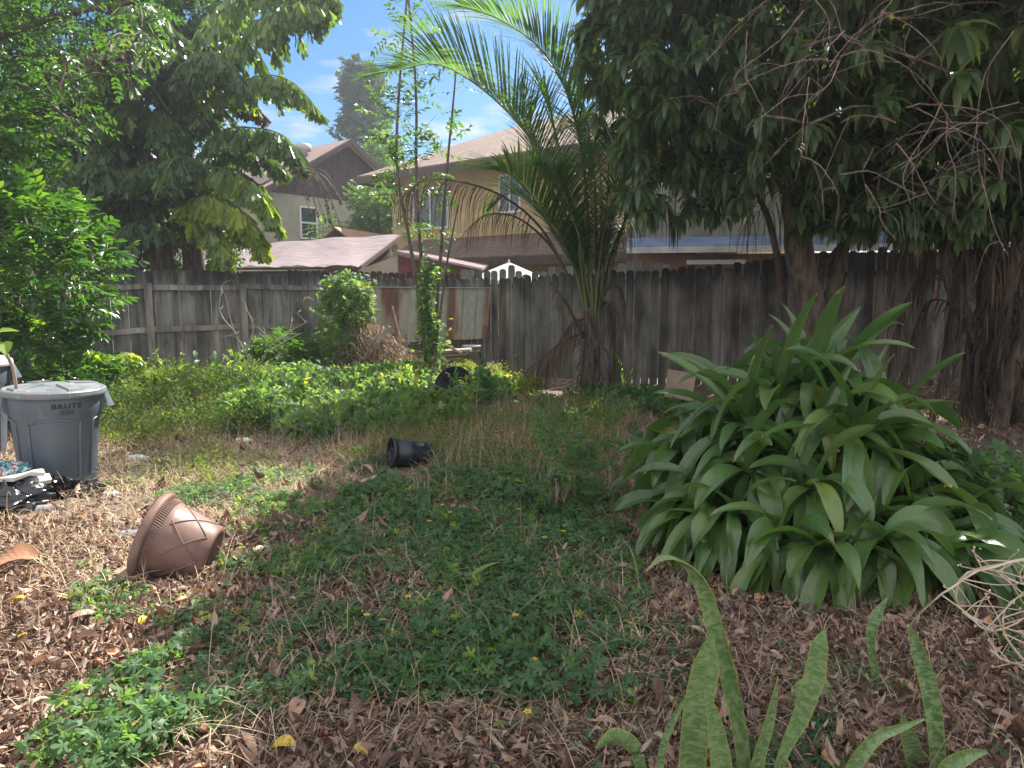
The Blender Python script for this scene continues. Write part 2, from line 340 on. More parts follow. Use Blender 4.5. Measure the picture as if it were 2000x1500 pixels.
def grimy(name, c1, c2, dirt, rough=.5, spec=.4, amt=.7, scuff=(.5, .5, .5)):      # plastic with soil film, specks and pale scuffs
    m, nt, b, o = newmat(name); c = ramp(nt, noise(nt, 3, 6), [(.35, c1), (.65, c2)])
    f = noise(nt, 7, 10, rough=.7); f2 = noise(nt, 55, 4); f3 = noise(nt, 26, 8, (1, 1, .12), rough=.6)
    c = mixc(nt, ramp(nt, f, [(.48, (0,)*3), (.68, (amt,)*3)]), c, dirt); c = mixc(nt, ramp(nt, f2, [(.66, (0,)*3), (.72, (amt,)*3)]), c, dirt)
    c = mixc(nt, ramp(nt, f3, [(.64, (0,)*3), (.74, (.45,)*3)]), c, scuff); lnk(nt, c, b.inputs['Base Color'])
    lnk(nt, ramp(nt, f, [(.35, (rough-.08,)*3), (.7, (min(1, rough+.35),)*3)]), b.inputs['Roughness']); b.inputs['Specular IOR Level'].default_value = spec; bump(nt, f, b, .12, .004); return m
M_['mango'] = leafmat('mango_leaf', [(0, (.05, .085, .05)), (.55, (.08, .13, .07)), (1, (.15, .20, .08))], tr=.40, rough=.32)
M_['dark'] = leafmat('dark_leaf', [(0, (.018, .045, .016)), (.6, (.035, .08, .025)), (1, (.08, .14, .03))], tr=.35, rough=.34)
M_['fish'] = leafmat('fishtail_leaf', [(0, (.025, .055, .02)), (.5, (.05, .10, .025)), (.75, (.10, .17, .03)), (1, (.24, .29, .03))], tr=.38, rough=.33)
M_['shrub'] = leafmat('shrub_leaf', [(0, (.018, .05, .012)), (.6, (.036, .10, .018)), (1, (.12, .21, .03))], tr=.38, rough=.27, spec=.6)
M_['light'] = leafmat('light_leaf', [(0, (.022, .055, .015)), (.6, (.045, .11, .025)), (1, (.12, .19, .04))], tr=.40, rough=.35)
M_['vine'] = leafmat('vine_leaf', [(0, (.04, .085, .045)), (.5, (.07, .14, .065)), (.85, (.12, .20, .07)), (1, (.25, .27, .06))], tr=.46, rough=.5, spec=.35)
M_['weed'] = leafmat('weed_leaf', [(0, (.035, .07, .02)), (.5, (.07, .12, .03)), (1, (.17, .19, .06))], tr=.4, rough=.5, spec=.35)
M_['palm'] = leafmat('palm_leaf', [(0, (.03, .065, .03)), (.6, (.055, .115, .04)), (1, (.14, .19, .05))], tr=.45, rough=.36)
M_['dry'] = leafmat('dry_leaf', [(0, (.10, .065, .045)), (.5, (.20, .135, .09)), (1, (.36, .27, .18))], tr=.2, trcol=(1.3, 1.1, .8), rough=.6, spec=.3)
M_['drydark'] = leafmat('dry_frond_leaf', [(0, (.05, .035, .025)), (.6, (.12, .085, .06)), (1, (.22, .17, .12))], tr=.2, trcol=(1.3, 1.1, .8), rough=.65, spec=.2)
M_['litter'] = leafmat('litter_leaf', [(0, (.09, .05, .038)), (.35, (.17, .10, .075)), (.65, (.28, .19, .145)), (.9, (.44, .34, .27)), (1, (.46, .24, .13))], tr=.12, trcol=(1.3, .9, .6), rough=.55, spec=.35)
M_['straw'] = leafmat('straw', [(0, (.20, .13, .085)), (.5, (.38, .28, .18)), (1, (.60, .48, .34))], tr=.15, trcol=(1.2, 1.1, .8), rough=.6, spec=.3)
M_['strap'] = leafmat('strap_leaf', [(0, (.045, .09, .030)), (.5, (.072, .135, .040)), (.85, (.12, .19, .05)), (1, (.21, .23, .05))], tr=.28, trcol=(2.2, 2.6, .8), rough=.29, spec=.6, rib=(.11, .19, .08), nscale=7)
M_['sword'] = leafmat('sword_leaf', [(0, (.07, .14, .05)), (1, (.12, .20, .06))], tr=.14, trcol=(2, 2, 1), rough=.4, band=(.24, .32, .15), nscale=9)
M_['yellow'] = leafmat('yellow_leaf', [(0, (.55, .33, .03)), (1, (.8, .62, .08))], tr=.3, trcol=(1, 1, .6), rough=.5)
M_['conifer'] = leafmat('conifer_leaf', [(0, (.02, .045, .03)), (1, (.05, .09, .045))], tr=.15, rough=.5)
M_['bark'] = solid('bark', (.055, .04, .03), (.17, .13, .10), 14, .9, (1, 1, .25), .8, .02)
M_['twig'] = solid('twig_bark', (.16, .11, .085), (.33, .26, .21), 20, .8, (1, 1, .3), .4)
M_['pinktwig'] = solid('dead_twig', (.20, .125, .115), (.34, .24, .22), 12, .8)
M_['palmstem'] = solid('palm_stem', (.06, .08, .03), (.15, .17, .06), 9, .6, (1, 1, .2), .4)
M_['fibre'] = solid('palm_fibre', (.045, .032, .025), (.13, .095, .07), 30, .95, (1, 1, .15), .8, .02)
# ------------------------------------------------------------------ ground
def make_ground():
    mb = MB(); xs = np.concatenate([[-900, -200, -60, -25], np.arange(-14, 14.01, .12), [25, 60, 200, 900]])
    ys = np.concatenate([[-300, -60, -15, -4], np.arange(-1, 18.01, .12), [22, 40, 120, 400, 1500]])
    X, Y = np.meshgrid(xs, ys, indexing='ij'); Z = gh(X, Y)*(np.abs(X) < 14.1)*(Y < 18.1)*(Y > -1.1)
    k = len(ys); i = np.arange(len(xs)-1)[:, None]*k; j = np.arange(k-1)[None]
    f = np.stack([i+j, i+k+j, i+k+j+1, i+j+1], -1).reshape(-1, 4)
    mb.add(np.stack([X, Y, Z], -1).reshape(-1, 3), f)
    m, nt, b, o = newmat('soil'); n1 = noise(nt, 1.1, 8); n2 = noise(nt, 22, 8)
    c = mixc(nt, .55, ramp(nt, n1, [(.35, (.075, .048, .033)), (.65, (.17, .115, .075))]), ramp(nt, n2, [(.3, (.05, .032, .024)), (.7, (.23, .165, .11))]))
    lnk(nt, c, b.inputs['Base Color']); b.inputs['Roughness'].default_value = .95; bump(nt, n2, b, .9, .03)
    tag(mb.build('ground', m, smooth=True), kind='structure')
make_ground()

# ------------------------------------------------------------------ fences
def fencemat(name, dark, mid, light, red=None):
    m, nt, b, o = newmat(name); v = attr(nt, 'v').outputs['Fac']
    g = noise(nt, 22, 8, (1, 1, .06)); big = noise(nt, 1.3, 5, (1.6, 1.6, .9)); st = noise(nt, 9, 6, (1, 1, .12), dist=.3)
    c = ramp(nt, g, [(.3, mid), (.72, light)])
    c = mixc(nt, ramp(nt, big, [(.47, (0,)*3), (.66, (.8,)*3)]), c, dark)
    c = mixc(nt, ramp(nt, st, [(.53, (0,)*3), (.70, (.7,)*3)]), c, dark)
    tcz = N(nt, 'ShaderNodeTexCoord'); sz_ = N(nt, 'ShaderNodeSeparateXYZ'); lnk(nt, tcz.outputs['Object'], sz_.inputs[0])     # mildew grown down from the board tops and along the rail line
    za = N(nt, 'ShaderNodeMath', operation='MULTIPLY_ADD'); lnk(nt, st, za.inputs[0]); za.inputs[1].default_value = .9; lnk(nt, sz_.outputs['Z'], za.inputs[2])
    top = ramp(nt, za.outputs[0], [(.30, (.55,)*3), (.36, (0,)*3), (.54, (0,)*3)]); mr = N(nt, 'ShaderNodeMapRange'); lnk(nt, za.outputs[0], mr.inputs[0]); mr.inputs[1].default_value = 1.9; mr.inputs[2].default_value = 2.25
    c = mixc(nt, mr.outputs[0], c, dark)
    c = mixc(nt, 1., c, ramp(nt, v, [(0, (.55,)*3), (1, (1.18,)*3)]), 'MULTIPLY')
    lnk(nt, c, b.inputs['Base Color']); b.inputs['Roughness'].default_value = .85; b.inputs['Specular IOR Level'].default_value = .3
    bump(nt, g, b, .5, .008); return m
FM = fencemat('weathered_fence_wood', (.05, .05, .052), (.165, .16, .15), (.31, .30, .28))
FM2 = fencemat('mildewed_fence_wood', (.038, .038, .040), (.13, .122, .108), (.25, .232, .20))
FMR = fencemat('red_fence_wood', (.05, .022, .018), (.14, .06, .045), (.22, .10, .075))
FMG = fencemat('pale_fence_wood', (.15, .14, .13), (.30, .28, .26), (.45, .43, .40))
def path_at(P, s):
    P = np.asarray(P, float); seg = np.linalg.norm(np.diff(P[:, :2], axis=0), axis=1); cs = np.concatenate([[0], np.cumsum(seg)])
    return np.array([np.interp(s, cs, P[:, i]) for i in range(P.shape[1])]), cs[-1]
def fence(label, P, mat, h=1.85, bw=.138, gap=.005, posts=(), rails=(.36, 1.5), rail_side=-1, top_j=.012, lean=.006, wavy=0., name='wooden_fence', railmat=None):
    P = [np.array(p, float) for p in P]
    t = thing(name, label, 'fence', (P[0][0], P[0][1], P[0][2]-h))
    _, L = path_at(P, 0); mb = MB(); s = 0
    while s < L:
        (x, y, zt), _ = path_at(P, s+bw/2); (x2, y2, _), _ = path_at(P, min(s+bw, L)); (x1, y1, _), _ = path_at(P, s)
        a = math.atan2(y2-y1, x2-x1); zt += rng.normal()*top_j + wavy*math.sin(s*1.3); w_ = bw-gap-abs(rng.normal()*.003); zb = zt-h
        c = .032; o = np.array([[-w_/2, zb], [w_/2, zb], [w_/2, zt-c*1.3], [w_/2-c*.55, zt-.3*c], [w_/2-c*1.3, zt], [-w_/2+c*1.3, zt], [-w_/2+c*.55, zt-.3*c], [-w_/2, zt-c*1.3]])
        ln = rng.normal()*lean; off = rng.normal()*.003
        px = o[:, 0]+(o[:, 1]-zb)*ln; n = np.array([-math.sin(a), math.cos(a)])
        V = np.stack([x+px*math.cos(a)+n[0]*off, y+px*math.sin(a)+n[1]*off, o[:, 1]], -1)
        mb.slab(V, (n[0]*.016, n[1]*.016, 0), rng.random()); s += bw
    mb.build('picket_panel', mat, t)
    for rz in rails:
        ss = [0]+sorted([p for p in posts if 0 < p < L])+[L]
        for a0, a1 in zip(ss[:-1], ss[1:]):
            if a1-a0 < .3: continue
            A, _ = path_at(P, a0); B, _ = path_at(P, a1); d = B-A; a = math.atan2(d[1], d[0]); n = np.array([-math.sin(a), math.cos(a)])*rail_side*.028
            k = 9; mb = MB(); q = np.linspace(0, 1, k); pts = A[None, :2]+q[:, None]*d[None, :2]+n; z = A[2]+q*d[2]-h+rz+rng.normal()*.012+rng.normal(size=k)*.004-.015*np.sin(q*3.1)
            hw, hh = .019, .045; nn = n/np.linalg.norm(n)
            sec = np.array([[-hw, -hh], [hw, -hh], [hw, hh], [-hw, hh]])
            V = np.stack([pts[:, None, 0]+nn[0]*sec[None, :, 0], pts[:, None, 1]+nn[1]*sec[None, :, 0], z[:, None]+sec[None, :, 1]], -1).reshape(-1, 3)
            mb.add(V, [[i*4+j, i*4+(j+1) % 4, i*4+4+(j+1) % 4, i*4+4+j] for i in range(k-1) for j in range(4)], rng.random())
            mb.add(V, [[0, 1, 2, 3], [4*k-1, 4*k-2, 4*k-3, 4*k-4]], .5)
            mb.build('rail', railmat or mat, t)
    for p in posts:
        A, _ = path_at(P, p); B, _ = path_at(P, min(p+.1, L)); a = math.atan2(B[1]-A[1], B[0]-A[0]); n = np.array([-math.sin(a), math.cos(a)])*rail_side*.10
        mb = MB(); zt = A[2]-.22; zb = A[2]-h-.1; k = 5; V = []
        for i in range(k):
            z = zb+(zt-zb)*i/(k-1); e = rng.normal(size=2)*.003; hw = .046
            for sx_, sy_ in ((-1, -1), (1, -1), (1, 1), (-1, 1)):
                V.append((A[0]+n[0]+e[0]+hw*(sx_*math.cos(a)-sy_*math.sin(a)), A[1]+n[1]+e[1]+hw*(sx_*math.sin(a)+sy_*math.cos(a)), z))
        mb.add(V, [[i*4+j, i*4+(j+1) % 4, i*4+4+(j+1) % 4, i*4+4+j] for i in range(k-1) for j in range(4)], .5+rng.random()*.5)
        mb.add(V, [[4*k-4, 4*k-3, 4*k-2, 4*k-1]], .9); mb.build('post', railmat or mat, t)
    return t
def fp(px, py, Y): return at(px, py, Y)
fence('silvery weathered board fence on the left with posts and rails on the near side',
      [fp(-60, 526, 10.4), fp(170, 526, 11.4), fp(403, 528, 12.8), fp(640, 537, 14.5)], FM, posts=(.9, 2.35, 4.0), rails=(.86, 1.58), railmat=fencemat('lit_weathered_wood', (.10, .095, .09), (.27, .25, .22), (.42, .39, .35)))  # rails and posts in a paler copy, sunlight on them put into the colour
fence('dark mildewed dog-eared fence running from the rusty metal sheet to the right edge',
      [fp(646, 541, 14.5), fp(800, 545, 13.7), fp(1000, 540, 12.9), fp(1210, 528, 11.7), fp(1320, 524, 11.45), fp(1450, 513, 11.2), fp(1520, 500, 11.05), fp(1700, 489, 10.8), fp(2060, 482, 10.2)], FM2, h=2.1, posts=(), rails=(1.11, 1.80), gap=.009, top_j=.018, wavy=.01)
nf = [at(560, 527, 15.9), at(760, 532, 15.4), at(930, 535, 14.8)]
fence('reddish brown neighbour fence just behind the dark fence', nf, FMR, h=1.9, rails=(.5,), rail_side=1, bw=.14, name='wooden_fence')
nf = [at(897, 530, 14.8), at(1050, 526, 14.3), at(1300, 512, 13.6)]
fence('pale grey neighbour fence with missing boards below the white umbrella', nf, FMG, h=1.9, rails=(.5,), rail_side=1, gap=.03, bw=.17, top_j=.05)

# ------------------------------------------------------------------ buildings
def shingle(name, c1, c2, rot):
    m, nt, b, o = newmat(name); tc = N(nt, 'ShaderNodeTexCoord'); mp = N(nt, 'ShaderNodeMapping'); mp.inputs['Rotation'].default_value = rot
    lnk(nt, tc.outputs['Object'], mp.inputs[0]); br = N(nt, 'ShaderNodeTexBrick'); lnk(nt, mp.outputs[0], br.inputs[0])
    br.inputs['Scale'].default_value = 2.6; br.inputs['Color1'].default_value = (*c1, 1); br.inputs['Color2'].default_value = (*c2, 1); br.inputs['Mortar'].default_value = (c1[0]*.35, c1[1]*.35, c1[2]*.35, 1)
    br.inputs['Mortar Size'].default_value = .03; br.inputs['Brick Width'].default_value = .9; br.inputs['Row Height'].default_value = .5
    n = noise(nt, 3, 6); c = mixc(nt, .25, br.outputs['Color'], ramp(nt, n, [(.3, c1), (.7, c2)])); lnk(nt, c, b.inputs['Base Color']); b.inputs['Roughness'].default_value = .9; return m
ST1 = solid('grey_stucco', (.30, .285, .215), (.38, .36, .28), 2.2, .9, bmp=.2)
ST2 = solid('yellow_stucco', (.42, .31, .15), (.55, .43, .23), 1.4, .9, bmp=.2)
ST3 = solid('stained_stucco', (.17, .17, .16), (.40, .39, .34), 1.6, .9, (1, 1, .4), bmp=.2)
BRN = solid('brown_siding', (.055, .032, .030), (.075, .045, .042), 6, .8, (1, 1, .1))
FAS = solid('brown_fascia', (.06, .04, .033), (.09, .06, .05), 5, .7)
SOF = solid('cream_soffit', (.45, .40, .27), (.52, .47, .33), 4, .8)
WHT = solid('white_frame_paint', (.62, .63, .64), (.72, .72, .72), 6, .5, bmp=0)
m, nt, b, o = newmat('window_glass'); b.inputs['Base Color'].default_value = (.02, .035, .045, 1); b.inputs['Roughness'].default_value = .08; b.inputs['Specular IOR Level'].default_value = .8; GLS = m
ROOF = shingle('brown_shingles', (.13, .085, .07), (.20, .135, .105), (0, 0, R(-38)))
ROOF1 = shingle('brown_shingles_far', (.15, .10, .08), (.22, .15, .12), (0, 0, R(35)))
def wall_frame(L, ang, z0=0):          # returns fn(s, z, out)
    u = np.array([math.cos(ang), math.sin(ang), 0]); n = np.array([math.sin(ang), -math.cos(ang), 0])
    return lambda s, z, out=0.: np.array([L[0], L[1], 0])+u*s+n*out+np.array([0, 0, z])
def window(W, s0, s1, z0, z1, parent, mull='h'):
    fr = MB(); t = .06
    def bar(a0, a1, b0, b1): fr.slab([W(a0, b0, .05), W(a1, b0, .05), W(a1, b1, .05), W(a0, b1, .05)], W(0, 0, 0)-W(0, 0, .10))
    bar(s0, s1, z1-t, z1); bar(s0, s1, z0, z0+t); bar(s0, s0+t, z0+t, z1-t); bar(s1-t, s1, z0+t, z1-t)
    if mull == 'h': zm = (z0+z1)/2; bar(s0+t, s1-t, zm-t/2, zm+t/2)
    else: sm = (s0+s1)/2; bar(sm-t/2, sm+t/2, z0+t, z1-t)
    f = fr.build('window', WHT, parent); g = MB()
    g.poly([W(s0+t, z0+t, .012), W(s1-t, z0+t, .012), W(s1-t, z1-t, .012), W(s0+t, z1-t, .012)]); g.build('pane', GLS, f)
# left house
L0 = at(505, 370, 25.); W = wall_frame(L0, R(50)); back = np.array([-math.sin(R(50)), math.cos(R(50)), 0])
t = thing('house', 'grey stucco house with a brown boarded gable and one sash window', 'house', (L0[0], L0[1], 0))
ze, zp, wd = 4.95, 7.0, 7.2
mb = MB(); mb.slab([W(-.0, 0), W(wd, 0), W(wd, ze), W(0, ze)], back*8); mb.build('wall', ST1, t)
mb = MB(); mb.slab([W(-.35, ze+.002, .03), W(wd+.3, ze+.002, .03), W(wd/2, zp, .03)], back*7.9)
for i in range(22):
    s = .15+i*.32; zt = ze+(zp-ze)*(1-abs(s-wd/2)/(wd/2))
    if zt-ze > .15: mb.slab([W(s, ze+.02, .045), W(s+.02, ze+.02, .045), W(s+.02, zt-.1, .045), W(s, zt-.1, .045)], W(0, 0, 0)-W(0, 0, .02), .2)
mb.build('gable_siding', BRN, t)
mb = MB()
for sgn in (-1, 1):
    e = wd/2+sgn*(wd/2+.5); zl = ze-.28
    mb.slab([W(e, zl, .5), W(wd/2, zp+.1, .5), W(wd/2, zp+.1, .5)+back*8.6, W(e, zl, .5)+back*8.6], (0, 0, .07))
mb.build('roof', ROOF1, t)
mb = MB()
for sgn in (-1, 1):
    e = wd/2+sgn*(wd/2+.5); zl = ze-.28
    mb.slab([W(e, zl-.16, .52), W(wd/2, zp-.06, .52), W(wd/2, zp+.12, .52), W(e, zl+.06, .52)], back*.03)
mb.build('rake_board', FAS, t)
mb = MB()
for sgn in (-1, 1):
    e = wd/2+sgn*(wd/2+.48); zl = ze-.30
    mb.slab([W(e, zl-.01, .48), W(wd/2, zp+.07, .48), W(wd/2, zp+.07, .06), W(e, zl-.01, .06)], (0, 0, .018))
mb.build('soffit', SOF, t)
window(W, 1.57, 2.32, 3.41, 4.58, t)
p = at(592, 300, 27.5); mb = MB(); mb.lathe([(.0, 0), (.16, 0), (.16, .55), (.30, .6), (.30, .82), (.0, .9)], c=p-np.array([0, 0, .5]), seg=16)
mb.build('roof_vent', solid('vent_metal', (.3, .3, .28), (.42, .42, .4), 6, .5), t, smooth=True)
# right house
A = R(-38); C0 = at(765, 352, 24.); W = wall_frame(C0, A); back = np.array([-math.sin(A), math.cos(A), 0]); LEN = 11.2
t = thing('house', 'two storey yellow stucco house with a brown shingled hip roof behind the palm', 'house', (C0[0], C0[1], 0))
zc = 5.2; DP = 7.
mb = MB(); mb.slab([W(0, 0), W(LEN, 0), W(LEN, zc), W(0, zc)], back*DP); mb.build('wall', ST2, t)
mb = MB(); ov = .8; apx = 1.95; ze = zc-.02
a, b_, c_, d_ = W(-ov, ze, ov), W(LEN+ov, ze, ov), W(LEN+ov, ze)+back*(DP+ov), W(-ov, ze)+back*(DP+ov)
r1, r2 = W(2.9, ze+apx)+back*DP/2, W(LEN-3.4, ze+apx)+back*DP/2
up = (0, 0, .05)
mb.slab([a, b_, r2, r1], up); mb.slab([b_, c_, r2], up); mb.slab([c_, d_, r1, r2], up); mb.slab([d_, a, r1], up)
mb.build('roof', ROOF, t)
mb = MB(); dz = np.array([0, 0, -.2])
mb.slab([a+dz, b_+dz, b_, a], back*.03); mb.slab([d_+dz, a+dz, a, d_], W(0, 0)-W(.03, 0)); mb.build('fascia', FAS, t)
mb = MB(); mb.slab([a+dz*.6+back*.04, b_+dz*.6+back*.04, c_+dz*.6, d_+dz*.6], (0, 0, .02)); mb.build('soffit', SOF, t)
window(W, 1.0, 2.55, 3.45, 4.75, t, 'v'); window(W, 4.55, 5.35, 3.75, 4.85, t, 'v')
mb = MB(); mb.slab([W(1.0, 2.42, 1.25), W(LEN, 2.42, 1.25), W(LEN, 3.1, .0), W(1.0, 3.1, .0)], (0, 0, .05)); mb.build('skirt_roof', ROOF, t)
mb = MB(); mb.slab([W(1.0, 2.22, 1.27), W(LEN, 2.22, 1.27), W(LEN, 2.44, 1.27), W(1.0, 2.44, 1.27)], back*.03); mb.build('fascia', FAS, t)
# stained wall and blue gutter building at right
A2 = R(-12); Q0 = at(1235, 480, 15.6); W = wall_frame(Q0, A2); back = np.array([-math.sin(A2), math.cos(A2), 0])
t = thing('house', 'low house behind the mango trunk with pale stained stucco and a blue roof edge', 'house', (Q0[0], Q0[1], 0))
mb = MB(); mb.slab([W(0, 2.5), W(9, 2.5), W(9, 3.75), W(0, 3.75)], back*3); mb.build('wall', ST3, t, ); 
mb = MB(); mb.slab([W(0, 0, -.1), W(9, 0, -.1), W(9, 2.30, -.1), W(0, 2.30, -.1)], back*3); mb.build('lower_wall', solid('red_brown_wall', (.16, .07, .05), (.24, .12, .085), 3, .85), t)
mb = MB(); mb.slab([W(-.1, 2.42, .5), W(9, 2.42, .5), W(9, 2.62, .05), W(-.1, 2.62, .05)], (0, 0, .03)); mb.build('blue_roof_edge', solid('faded_blue_paint', (.13, .18, .33), (.24, .29, .42), 3, .6), t)
mb = MB(); mb.slab([W(-.1, 2.30, .52), W(9, 2.30, .52), W(9, 2.43, .52), W(-.1, 2.43, .52)], back*.04); mb.build('fascia', solid('grey_white_paint', (.38, .38, .40), (.55, .55, .55), 3, .6), t)
mb = MB(); mb.slab([W(1.15, 2.08, .0), W(2.35, 2.08, .0), W(2.35, 2.17, .0), W(1.15, 2.17, .0)], -back*.08); mb.build('lamp_batten', WHT, t)
# tarp roofed shed
TARP = solid('mauve_tarp', (.15, .11, .115), (.22, .17, .175), 2.5, .75, (1, 3, 1), .7, .04)
t = thing('shed', 'low shed with a sagging mauve tarpaulin roof behind the left fence', 'shed', tuple(at(560, 520, 18)[:2])+(0,))
q = [at(383, 521, 16.6), at(700, 519, 16.6), at(779, 459, 19.6), at(540, 476, 19.8), at(398, 492, 19.2)]
mb = MB(); n_, m_ = 24, 10; g = []
for i in range(n_+1):
    for j in range(m_+1):
        u, v = i/n_, j/m_; f0 = q[0]*(1-u)+q[1]*u; bk = q[4]*(1-u)+q[2]*u; bk = bk+np.array([0, 0, .08*math.sin(u*3.1)]); pnt = f0*(1-v)+bk*v
        pnt = pnt+np.array([0, 0, -.10*math.sin(v*3.14)+.02*math.sin(u*23+v*5)+.015*math.sin(u*61)*(1-v)]); g.append(pnt)
mb.add(g, [[i*(m_+1)+j, (i+1)*(m_+1)+j, (i+1)*(m_+1)+j+1, i*(m_+1)+j+1] for i in range(n_) for j in range(m_)])
mb.build('tarpaulin_roof', TARP, t, smooth=True)
def edge(a, b, dn, mat, nm):
    mb = MB(); d = b-a; mb.slab([a, b, b-np.array([0, 0, dn]), a-np.array([0, 0, dn])], nrm(np.cross(d, [0, 0, 1.]))*.05); mb.build(nm, mat, t)
edge(q[1]+np.array([.02, 0, 0]), q[2]+np.array([.02, 0, 0]), .10, FAS, 'rake_board'); edge(q[0]+np.array([0, -.03, -.03]), q[1]+np.array([0, -.03, -.03]), .05, FAS, 'eave_board')
mb = MB(); a, b_ = q[0]+np.array([.2, .3, -.1]), q[1]+np.array([-.2, .3, -.1]); mb.slab([(a[0], a[1], 0), (b_[0], b_[1], 0), b_, a], (0, .1, 0))
c_ = q[2]+np.array([-.2, -.2, -.12]); mb.slab([(b_[0], b_[1]+.1, 0), (c_[0], c_[1], 0), c_, b_+np.array([0, .1, 0])], (-.1, 0, 0)); mb.build('wall', FAS, t)
# little tiled gable
t = thing('outbuilding', 'tiny gabled roof with orange tiles peeking over the mauve tarpaulin', 'outbuilding', tuple(at(670, 465, 22)[:2])+(0,))
a, p, b_ = at(632, 469, 22), at(656, 449, 22), at(684, 469, 22); bk = at(740, 466, 24)-b_
mb = MB(); mb.slab([(a[0], a[1], 0), (b_[0], b_[1], 0), b_, p, a], (0, .1, 0)); mb.build('gable_wall', BRN, t)
mb = MB(); mb.slab([b_+np.array([.1, -.15, -.05]), p+np.array([0, -.15, .03]), p+np.array([1.0, 2.2, .0]), b_+np.array([1.3, 2.2, -.1])], (0, 0, .05)); mb.slab([a+np.array([-.1, -.15, -.05]), p+np.array([0, -.15, .03]), p+np.array([1.0, 2.2, .0]), a+np.array([.8, 2.2, 0])], (0, 0, .05))
mb.build('roof', solid('orange_tiles', (.30, .15, .09), (.46, .27, .18), 9, .8, (1, 3, 1)), t)
# red shed with ribbed metal roof
RED = solid('red_paint', (.16, .025, .02), (.24, .05, .04), 3, .6); CRM = solid('cream_panel', (.40, .33, .25), (.5, .43, .34), 2, .8)
t = thing('shed', 'small red and cream shed with a ribbed metal roof behind the dark fence', 'shed', tuple(at(790, 530, 16.6)[:2])+(0,))
a, p, e1, p2 = at(700, 527, 16.4), at(777, 496, 16.4), at(942, 528, 15.6), at(800, 494, 18.5)
mb = MB(); mb.slab([(a[0], a[1], 0), (p[0], p[1], 0), p-np.array([0, 0, .03]), a], (0, .06, 0)); mb.build('cream_gable_panel', CRM, t)
pr = at(826, 510, 16.4); mb = MB(); mb.slab([(p[0]+.01, p[1], 0), (pr[0], pr[1], 0), pr-np.array([0, 0, .02]), p-np.array([-.01, 0, .03])], (0, .06, 0)); mb.build('red_gable_panel', RED, t)
mb = MB(); rb = solid('ribbed_metal', (.28, .19, .19), (.40, .29, .29), 4, .45, metal=.3)
E = e1; Q = [p+np.array([0, -.15, .02]), at(800, 494, 18.5), at(955, 522, 18.), E]
mb.slab(Q, (0, 0, .02), .5)
for i in range(11):
    f_ = (i+.5)/11; s0 = Q[0]*(1-f_)+Q[1]*f_; s1 = Q[3]*(1-f_)+Q[2]*f_; mb.tube([s0+np.array([0, 0, .035]), s1+np.array([0, 0, .035])], .022, 4, .5)
mb.build('metal_roof', rb, t)
# umbrella
pc = at(994, 512, 16.2); t = thing('umbrella', 'white patio umbrella just above the fence tops', 'umbrella', (pc[0], pc[1], 0))
mb = MB(); rr = 1.05; v = [pc]+[pc+np.array([rr*math.cos(k*math.pi/4+.3), rr*math.sin(k*math.pi/4+.3), -.42]) for k in range(8)]
mb.add(v, [[0, 1+k, 1+(k+1) % 8] for k in range(8)])
for k in range(8): mb.poly([v[1+k], v[1+(k+1) % 8], v[1+(k+1) % 8]-np.array([0, 0, .1]), v[1+k]-np.array([0, 0, .1])])
m, nt, b, o = newmat('white_canvas'); b.inputs['Base Color'].default_value = (.75, .74, .70, 1); tr = N(nt, 'ShaderNodeBsdfTranslucent'); tr.inputs[0].default_value = (.8, .78, .7, 1)
ms = N(nt, 'ShaderNodeMixShader'); ms.inputs[0].default_value = .5; lnk(nt, b.outputs[0], ms.inputs[1]); lnk(nt, tr.outputs[0], ms.inputs[2]); lnk(nt, ms.outputs[0], o.inputs[0])
mb.build('canopy', m, t); mb = MB(); mb.tube([(pc[0], pc[1], 0), pc+np.array([0, 0, .06])], .02, 8); mb.build('pole', WHT, t)

# rusty corrugated sheet leaning on the dark fence
m, nt, b, o = newmat('rusty_sheet_metal'); tcn = noise(nt, 1.6, 7, (1.6, 1, .35)); sc = noise(nt, 14, 8, (1, 1, .35)); wv = noise(nt, .9, 2, (3.2, 1, .1))
c = ramp(nt, sc, [(.3, (.19, .20, .165)), (.7, (.30, .31, .265))]); c = mixc(nt, ramp(nt, wv, [(.47, (0,)*3), (.55, (1,)*3)]), c, ramp(nt, tcn, [(.42, (.30, .27, .21)), (.52, (.15, .055, .032)), (.7, (.085, .03, .022))]))
lnk(nt, c, b.inputs['Base Color']); b.inputs['Roughness'].default_value = .6; b.inputs['Metallic'].default_value = .1; RUST = m
s0, s1 = at(727, 562, 13.55), at(961, 563, 12.75); b0, b1 = at(727, 672, 13.0), at(955, 662, 12.3)
s0, s1, b0, b1 = at(722, 561, 13.75), at(960, 563, 12.8), at(722, 672, 13.45), at(953, 661, 12.6)
t = thing('metal_sheet', 'rust streaked ribbed metal sheet propped against the dark fence', 'metal sheet', tuple((b0+b1)/2))
mb = MB(); K = 120; g = []; nn = nrm(np.cross(s1-s0, [0, 0, 1.]))
for i in range(K+1):
    u = i/K; ph = (u*9) % 1; off = .028 if (ph < .07) else (.006 if ph < .12 else 0)
    g += [b0*(1-u)+b1*u+nn*off, s0*(1-u)+s1*u+nn*off]
mb.add(g, [[2*i, 2*i+2, 2*i+3, 2*i+1] for i in range(K)]); mb.build('ribbed_panel', RUST, t)
mb = MB(); mb.slab([s0+nn*.04, s1+nn*.04, s1-nn*.02, s0-nn*.02], (0, 0, .012)); mb.build('top_flashing', solid('galvanised', (.35, .38, .38), (.5, .52, .52), 6, .4, metal=.4), t)
